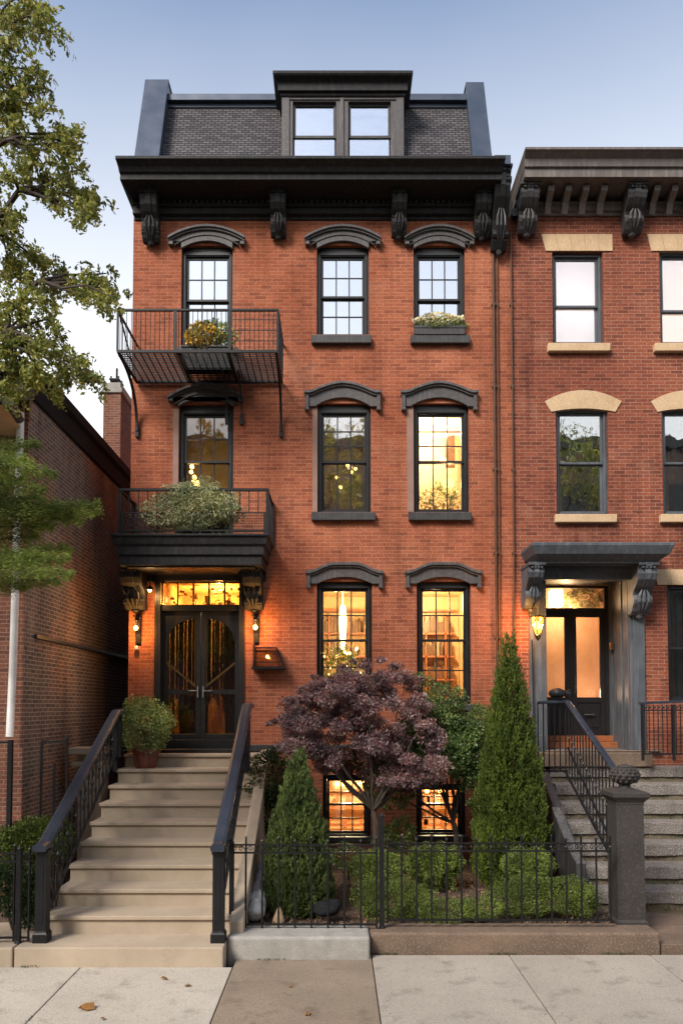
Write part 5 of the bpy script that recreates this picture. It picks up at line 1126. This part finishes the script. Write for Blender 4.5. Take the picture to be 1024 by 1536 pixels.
# japanese maple
Ym = 11.5; tb = P3(566, 1372, Ym); t = thing('japanese_maple', 'purple-leaved japanese maple spreading below the parlour windows', 'tree', (tb[0], Ym, .25))
rr = random.Random(21); it = []
top = lambda u: 1045-58*math.cos((u-545)/118*1.35) if abs(u-545) < 125 else 1060
for k in range(150):
    u = rr.uniform(430, 655); lo = 1135 if u < 480 else 1158 if u < 560 else 1178
    tp = 1000+(max(0, 505-u))*.5+(max(0, u-610))*1.0; v = rr.uniform(tp+14, lo)
    it.append((u, v, rr.uniform(10, 22)))
it += [(402,1086,6),(412,1082,8),(428,1090,8),(436,1050,9),(440,1080,11),(452,1036,9),(480,1026,12),(470,1015,6),(515,1002,11),(530,992,7),(548,998,13),(572,990,9),(592,1000,12),(612,1020,12),(630,1018,7),(655,1100,14),(648,1125,13),(560,1165,17),(600,1160,20),(635,1145,15),(575,1180,14),(610,1185,10),(500,1135,16),(520,1150,15),(545,1158,14),(575,1160,14),(530,1130,16),(480,1140,12),(560,1135,17),(590,1130,16),(455,1125,11),(440,1140,6),(480,1150,8)]
v, f, cs = clumps(it, Ym, 5, (.046), .46, 640, flat=.68, jy=.6, depth=.8); leafobj('crown', v, f, 'leaf_maple', t)
b = MB(); fork = P3(560, 1215, Ym); main = limb(b, (tb[0], Ym, .2), fork, .055, .042, .08, seed=1)
for k, c_ in enumerate(cs):
    if k % 11 == 0: 
        mid = Vector(fork).lerp(Vector(c_), .45)+Vector((0, 0, -.08)); limb(b, fork, mid, .03, .016, .15, 4, k); limb(b, mid, c_, .016, .004, .15, 4, k+50)
b.build('trunk', 'bark', t)
# green shrub tree
Yg = 12.1; tb = P3(628, 1290, Yg); t = thing('laurel_shrub', 'glossy green shrub between the purple maple and the tall cone evergreen', 'shrub', (px(670,1200,Yg), Yg, .3)); it = []
for k in range(125):
    u = rr.uniform(608, 724); tp = 1055+max(0, 650-u)*.1+max(0, u-690)*1.6; v = rr.uniform(tp-6, 1165)
    it.append((u, v, rr.uniform(10, 20)))
it += [(640,1022,12),(628,1012,8),(662,1032,15),(685,1040,14),(650,1045,18),(565,1185,14),(590,1192,16),(602,1205,12),(612,1190,14),(700,1180,12),(712,1205,14),(712,1170,16),(716,1235,12),(655,1172,10),(550,1178,9),(580,1210,9),(500,1138,16),(525,1145,18),(550,1150,18),(575,1150,20),(600,1150,20),(485,1125,14),(540,1120,18),(570,1118,18),(610,1170,16),(560,1205,9),(625,1172,13)]
v, f, cs = clumps(it, Yg, 8, .05, .5, 300, flat=.8, jy=.4, depth=.6); leafobj('crown', v, f, 'leaf_green', t)
b = MB(); fork = P3(680, 1235, Yg); limb(b, P3(690, 1290, Yg), fork, .05, .04, .1, seed=4)
for k, c_ in enumerate(cs):
    if k % 13 == 0: limb(b, fork, c_, .022, .004, .12, 5, k)
b.build('trunk', 'bark', t)

M['pale_rock'] = mat('pale_rock', (.55, .53, .5), (.38, .37, .35), rough=.9, bump=.8, bscale=30, scale=6, dist=.02)
# stones and small things in the bed
def rock(label, u, v, Y, r, m, seed, sz=(1, 1, 1), zb=.2, name='stone'):
    x, y, z = P3(u, v, Y); d = []; b = MB(); sphere(b, (0, 0, 0), 1, 28, 18); q = np.array(b.v); k = 1+.2*lump(q, seed, 1.6)+.09*lump(q, seed+1, 5)+.045*lump(q, seed+2, 12); q = q*k[:, None]*np.array(sz)*r+np.array([x, Y, z]); b.v = [tuple(a) for a in q]
    return tag(b.build(name, m, None, smooth=True), label, 'stone')
rr = random.Random(8)
for k, w_ in enumerate(('nearest the granite kerb', 'second from the granite kerb', 'third from the granite kerb', 'fourth from the granite kerb', 'farthest from the granite kerb')):
    rock('pale edging stone along the right side of the stoop, '+w_, 384+3.2*k, 1366-15*k, 9.98+.3*k, .15, 'pale_rock', k+1, (.8, 1.15, .95), name='edging_stone')
x, y, z = P3(418, 1360, 9.98); b = MB(); b.lathe([(.085,0),(.08,.06),(.05,.14),(.02,.2),(.002,.22)], (x, 9.98, .21), 10); q = np.array(b.v); q += .01*np.stack([lump(q, 4, 9)]*3, 1); b.v = [tuple(a) for a in q]; tag(b.build('cone_stone', 'tan', smooth=True), 'small pointed tan stone at the foot of the small cone evergreen', 'stone')
rock('black lump of lava rock in the front bed by the fence', 490, 1362, 10.0, .13, 'eave', 6, (1.3, .9, .8), name='lava_rock')
# pebbles and bark chips: uncountable litter
vs = []; n = 1500; X = RNG.uniform(-1.05, 3.5, n); Y = 9.85+RNG.random(n)**1.5*2.8; q = np.stack([X, Y, np.zeros(n)], 1)
q[:, 2] = .235+.03*(Y-9.7)+.02*lump(q, 5, 2); v, f = leaves(q, np.tile([0, 0, .2], (n, 1)), .05, .5, spread=1.5)
M['chip'] = leafmat('bark_chip', [(.16, .09, .055), (.08, .045, .03), (.3, .2, .13), (.12, .1, .08)], rough=.9, trans=.02)
o = leafobj('bark_chips', v, f, 'chip'); o['kind'] = 'stuff'; o['label'] = 'bark chips and litter on the bed'
# moss / weeds at step feet
n = 2200; X = RNG.uniform(3.95, 7.5, n); kk = RNG.integers(1, 8, n); kk = np.where(RNG.random(n) < .5, np.minimum(kk, 3), kk); Y = 10.9+(kk-1)*.385+.01-RNG.random(n)*.05; q = np.stack([X, Y, .15+.26*(kk-1)+.012+RNG.random(n)*.05], 1)
keep = lump(np.stack([X, kk*3.0, X*0], 1), 3, 1.5) > .0; q = q[keep]; v, f = leaves(q, np.tile([0, -.3, 1], (len(q), 1)), .035, .4, spread=.8); o = leafobj('moss', v, f, 'leaf_dark'); o['kind'] = 'stuff'; o['label'] = 'weeds growing along the feet of the speckled steps'

ps = []; q = []
for (x0, x1, y_) in ((-1.3, .4, 9.23), (.42, 3.9, 9.44), (-3.7, -1.35, 8.975), (-8, -3.8, 8.975), (3.95, 6.8, 9.47)):
    n = int((x1-x0)*170); X = RNG.uniform(x0, x1, n); k = lump(np.stack([X, X*0, X*0+y_], 1), 8, 2.5) > .25; X = X[k]; q.append(np.stack([X, y_-np.abs(RNG.normal(size=len(X)))*.012, RNG.random(len(X))*.022], 1))
for xj in jx[1:-1]:
    n = 420; Yj = RNG.uniform(6.0, 9.0, n); k = lump(np.stack([Yj, Yj*0+xj, Yj*0], 1), 4, 3) > .5; Yj = Yj[k]; q.append(np.stack([xj+RNG.normal(size=len(Yj))*.008, Yj, RNG.random(len(Yj))*.01], 1))
q = np.concatenate(q); v, f = leaves(q, np.tile([0, -.2, 1], (len(q), 1)), .022, .4, spread=.9); o = leafobj('weeds', v, f, 'leaf_dark'); o['kind'] = 'stuff'; o['label'] = 'moss and weeds in the pavement joints'

# fallen leaves
for i, (u, v, s_, lab) in enumerate(((125,1507,.17,'long curled dry leaf lying nearest the bottom left of the pale pavement'),(245,1462,.085,'brown dry leaf on the pale pavement below the stoop slab'),(298,1443,.12,'ragged brown leaf touching the foot of the stoop slab'),(281,1473,.075,'small yellow leaf on the pale pavement slab'),(188,1441,.06,'tiny leaf at the foot of the stoop slab, left of the ragged one'),(155,1520,.06,'small dry leaf right of the long curled one'),(436,1474,.05,'tiny dark leaf in the middle of the brown slab'),(460,1515,.07,'small brown leaf low on the brown slab'))):
    Y = 3.0*1150/(v-1060); x = px(u, v, Y); b = MB(); rr = random.Random(i+1); n = 9; a0 = rr.uniform(0, 6)
    pts = [(x, Y, .012)]
    for k in range(n): a = a0+2*pi*k/n; rad = s_*(.62 if k % 2 else 1)*.5*(1+.4*cos(a-a0)); pts.append((x+rad*cos(a), Y+rad*sin(a), .008+rr.uniform(0, .3)*s_))
    b.add(pts, [(0, k+1, (k+1) % n+1) for k in range(n)]); b.tube([(x, Y, .012), (x+s_*.6*cos(a0), Y+s_*.6*sin(a0), .03)], .003, 4)
    tag(b.build('fallen_leaf', 'leaf_dry'), lab, 'leaf', 'dry leaves on the pavement')

# ================= street tree on the left =================
Yt = 7.6; t = thing('street_tree', 'large street tree whose leafy branches reach in from the upper left', 'tree', (-5.4, Yt, 0))
b = MB(); trunk = limb(b, (-5.4, Yt, -.1), (-5.1, Yt, 4.6), .2, .15, .05, 8, 1); top_ = Vector((-5.1, Yt, 4.6))
main = [P3(-10, 60, Yt), P3(0, 180, Yt), P3(25, 345, Yt), P3(0, 430, Yt), P3(-10, 520, Yt)]
hub = Vector((-4.7, Yt, 6.3)); limb(b, top_, hub, .14, .11, .1, 5, 3); hub2 = Vector((-4.4, Yt, 8.4)); limb(b, hub, hub2, .1, .07, .1, 5, 5)
def boughs(): return [
 (hub2, (10, 40), [(20,20,1.),(45,12,1),(60,30,1.),(70,50,.7),(30,45,1),(5,30,1.2),(10,70,1),(35,-10,1)]),
 (hub2, (15, 120), [(10,110,1.1),(35,130,1.),(50,105,.9),(25,150,1),(55,150,.6),(5,160,1.2),(15,185,1)]),
 (hub2, (40, 215), [(60,200,.9),(85,205,1.),(105,215,.8),(95,235,.8),(50,230,1.1),(20,215,1.2),(110,195,.5)]),
 (hub, (60, 290), [(100,265,1.),(125,290,1.),(140,300,.7),(115,315,.9),(80,275,1.1),(40,270,1.2),(15,260,1.2),(80,300,.9),(130,315,.5)]),
 (hub, (30, 350), [(20,320,1.2),(5,345,1.3),(40,380,1.2),(15,390,1.3),(60,395,1.),(30,415,1.2)]),
 (hub, (90, 425), [(100,410,1.),(130,420,1.),(146,430,.9),(160,440,.7),(170,445,.35),(120,440,1.),(80,430,1.1),(60,445,1.2),(145,445,.8),(160,410,.5)]),
 (top_, (40, 500), [(20,450,1.2),(0,480,1.3),(40,475,1.2),(75,480,.8),(25,510,1.2),(60,520,1.),(90,520,.9),(110,540,.8),(130,560,.7),(140,575,.5),(100,560,.9),(60,555,1.),(20,545,1.2),(0,530,1.2),(40,570,1.),(85,580,.6),(10,575,1.)])]
ps = []; rr = random.Random(13)
for src, (mu, mv), twigs in boughs():
    y = Yt+rr.uniform(-.3, .3); mid = Vector(P3(mu-30, mv-5, y)); limb(b, src, mid, .05, .028, .2, 6, mu+mv)
    for (u, v, k) in twigs:
        yy = y+rr.uniform(-.45, .45); e = Vector(P3(u, v, yy)); pts = limb(b, mid, e, .018, .006, .25, 5, u+v)
        for q in range(int(12*k)):
            a = Vector(P3(u+rr.gauss(0, 10), v+rr.gauss(0, 9), yy+rr.uniform(-.15, .15))); dr = Vector((rr.uniform(-.6, 1), rr.uniform(-1, 1), rr.uniform(-.8, .5))).normalized(); L_ = rr.uniform(.1, .24)*k**.5
            m2 = 30; s_ = np.linspace(0, 1, m2)[:, None]; base = np.array(a)+np.array(dr)*L_*s_+np.array([0, 0, -.06])*s_**2
            if q % 3 == 0: b.tube([tuple(base[0]), tuple(base[10]), tuple(base[-1])], [.004, .003, .0015], 3)
            ps.append(leaves(base+RNG.normal(size=base.shape)*.022, np.tile(np.array(dr)*.5+np.array([0, 0, -.35]), (m2, 1)), .054, .5, spread=.8))
for k in range(30):      # the rest of the crown, out of the frame
    e = Vector((-5.6+rr.uniform(-2.2, .9), Yt+rr.uniform(-1.8, 2.2), rr.uniform(5.2, 10.2)))
    if e.x > -4.9+(e.y-Yt)*-.1 and e.y > 6.6 and e.x/e.y > -.56: continue
    limb(b, hub if e.z > 6.5 else top_, e, .03, .008, .25, 5, k+900); p, dd_ = ellip(e, (.75, .75, .5), 1100, k, depth=.9, bump=.4)
    kk_ = p[:, 0]/np.maximum(p[:, 1], .1) < -.50; ps.append(leaves(p[kk_], dd_[kk_], .06, .5))
v, f = cat_leaf(ps); leafobj('crown', v, f, 'leaf_tree', t); b.build('trunk', 'bark', t)
# feathery young tree
Yf = 8.6; t = thing('feathery_tree', 'young tree with soft feathery bright green sprays in front of the left brick house', 'tree', (-4.9, Yf, 0)); b = MB()
limb(b, (-4.9, Yf, -.1), (-4.7, Yf, 6.2), .07, .03, .06, 9, 6); ps = []; rr = random.Random(31)
sprays = [(0,690,85,712),(0,680,60,665),(0,720,70,735),(0,745,110,770),(10,770,150,757),(20,775,125,780),(0,790,80,790),(0,835,108,822),(10,850,110,862),(0,865,90,872),(0,700,45,690),(0,760,60,745),(0,845,70,835),(0,810,60,805),(30,765,152,768),(20,842,104,838),(0,880,45,880),(0,735,40,715)]
for (u0, v0, u1, v1) in sprays:
    y = Yf+rr.uniform(-.3, .3); a = np.array(P3(u0-30, v0, y)); e = np.array(P3(u1, v1, y+rr.uniform(-.3, .1))); L_ = np.linalg.norm(e-a); limb(b, (-4.75, Yf, a[2]-.3), tuple(a), .02, .012, .1, 4, u1); limb(b, tuple(a), tuple(e), .01, .003, .1, 5, v1)
    m2 = int(L_*3000); s_ = RNG.random(m2)[:, None]; wdt = .12*(1-s_*.72); 
    base = a+(e-a)*s_+RNG.normal(size=(m2, 3))*np.array([.6, 1, 1.0])*wdt*.75
    base[:, 2] += .02*np.sin(base[:, 0]*40); ps.append(leaves(base, np.tile((e-a)/L_+np.array([0, 0, .1]), (m2, 1)), .042, .17, spread=.75))
for k in range(26):
    z = 2.6+k*.15; a = np.array([-4.8, Yf, z-.1]); e = a+np.array([rr.uniform(-1.5, -.5), rr.uniform(-.9, .9), rr.uniform(-.1, .4)]); limb(b, tuple(a), tuple(e), .012, .003, .1, 5, k+70)
    s_ = RNG.random(1700)[:, None]; base = a+(e-a)*s_+RNG.normal(size=(1700, 3))*.1*(1-.6*s_); ps.append(leaves(base, np.tile((e-a)/np.linalg.norm(e-a), (1700, 1)), .042, .17, spread=.75))
v, f = cat_leaf(ps); leafobj('crown', v, f, 'leaf_fine', t); b.build('trunk', 'bark', t)

# the other side of the street, seen mirrored in the window glass
t = thing('brick_house', 'dark brick row across the street, seen only mirrored in the window glass', 'house', (0, -16, -.16)); b = MB(); b.box(-22, 24, -22, -16, -.3, 17.6); b.build('wall', 'brick_l', t)
b = MB(); b.box(-22.3, 24.3, -22, -15.5, 17.6, 18.3); b.build('cornice', 'char', t)
for i in range(15):
    for j in range(5): b = MB(); x = -20+i*3; z = 1.4+j*3.1; b.box(x, x+1.1, -16.0, -15.95, z, z+1.9); wq = b.build('window', 'char' if (i*7+j*3) % 3 else 'room', t)
for i, (x, y, h, r_) in enumerate(((-7, -9, 15, 3.6), (-.8, -8, 18.5, 3.4), (10.5, -9, 17.5, 4.2))):
    t = thing('street_tree', ['broad tree across the street mirrored in the glass, leftmost of the three', 'tall tree across the street mirrored in the middle floor windows of the orange house', 'tree across the street mirrored in the windows of the right-hand house'][i], 'tree', (x, y, -.16)); b = MB(); base = (x, y, -.3)
    limb(b, base, (x+.2, y, h*.5), .28, .2, .05, 6, i); ps = []; rr = random.Random(i+60)
    for k in range(70):
        a = rr.uniform(0, 6.28); rad = r_*rr.random()**.5; e = (x+rad*cos(a), y+rad*sin(a), h*.35+h*.63*rr.random()*(1.05-rad/r_*.35)); limb(b, (x+.2, y, h*rr.uniform(.3, .6)), e, .07, .012, .25, 5, k)
        p, dd_ = ellip(e, (1.0, 1.0, .7), 150, k, depth=.95, bump=.4); ps.append(leaves(p, dd_, .2, .5))
    v, f = cat_leaf(ps); leafobj('crown', v, f, 'leaf_tree', t); b.build('trunk', 'bark', t)
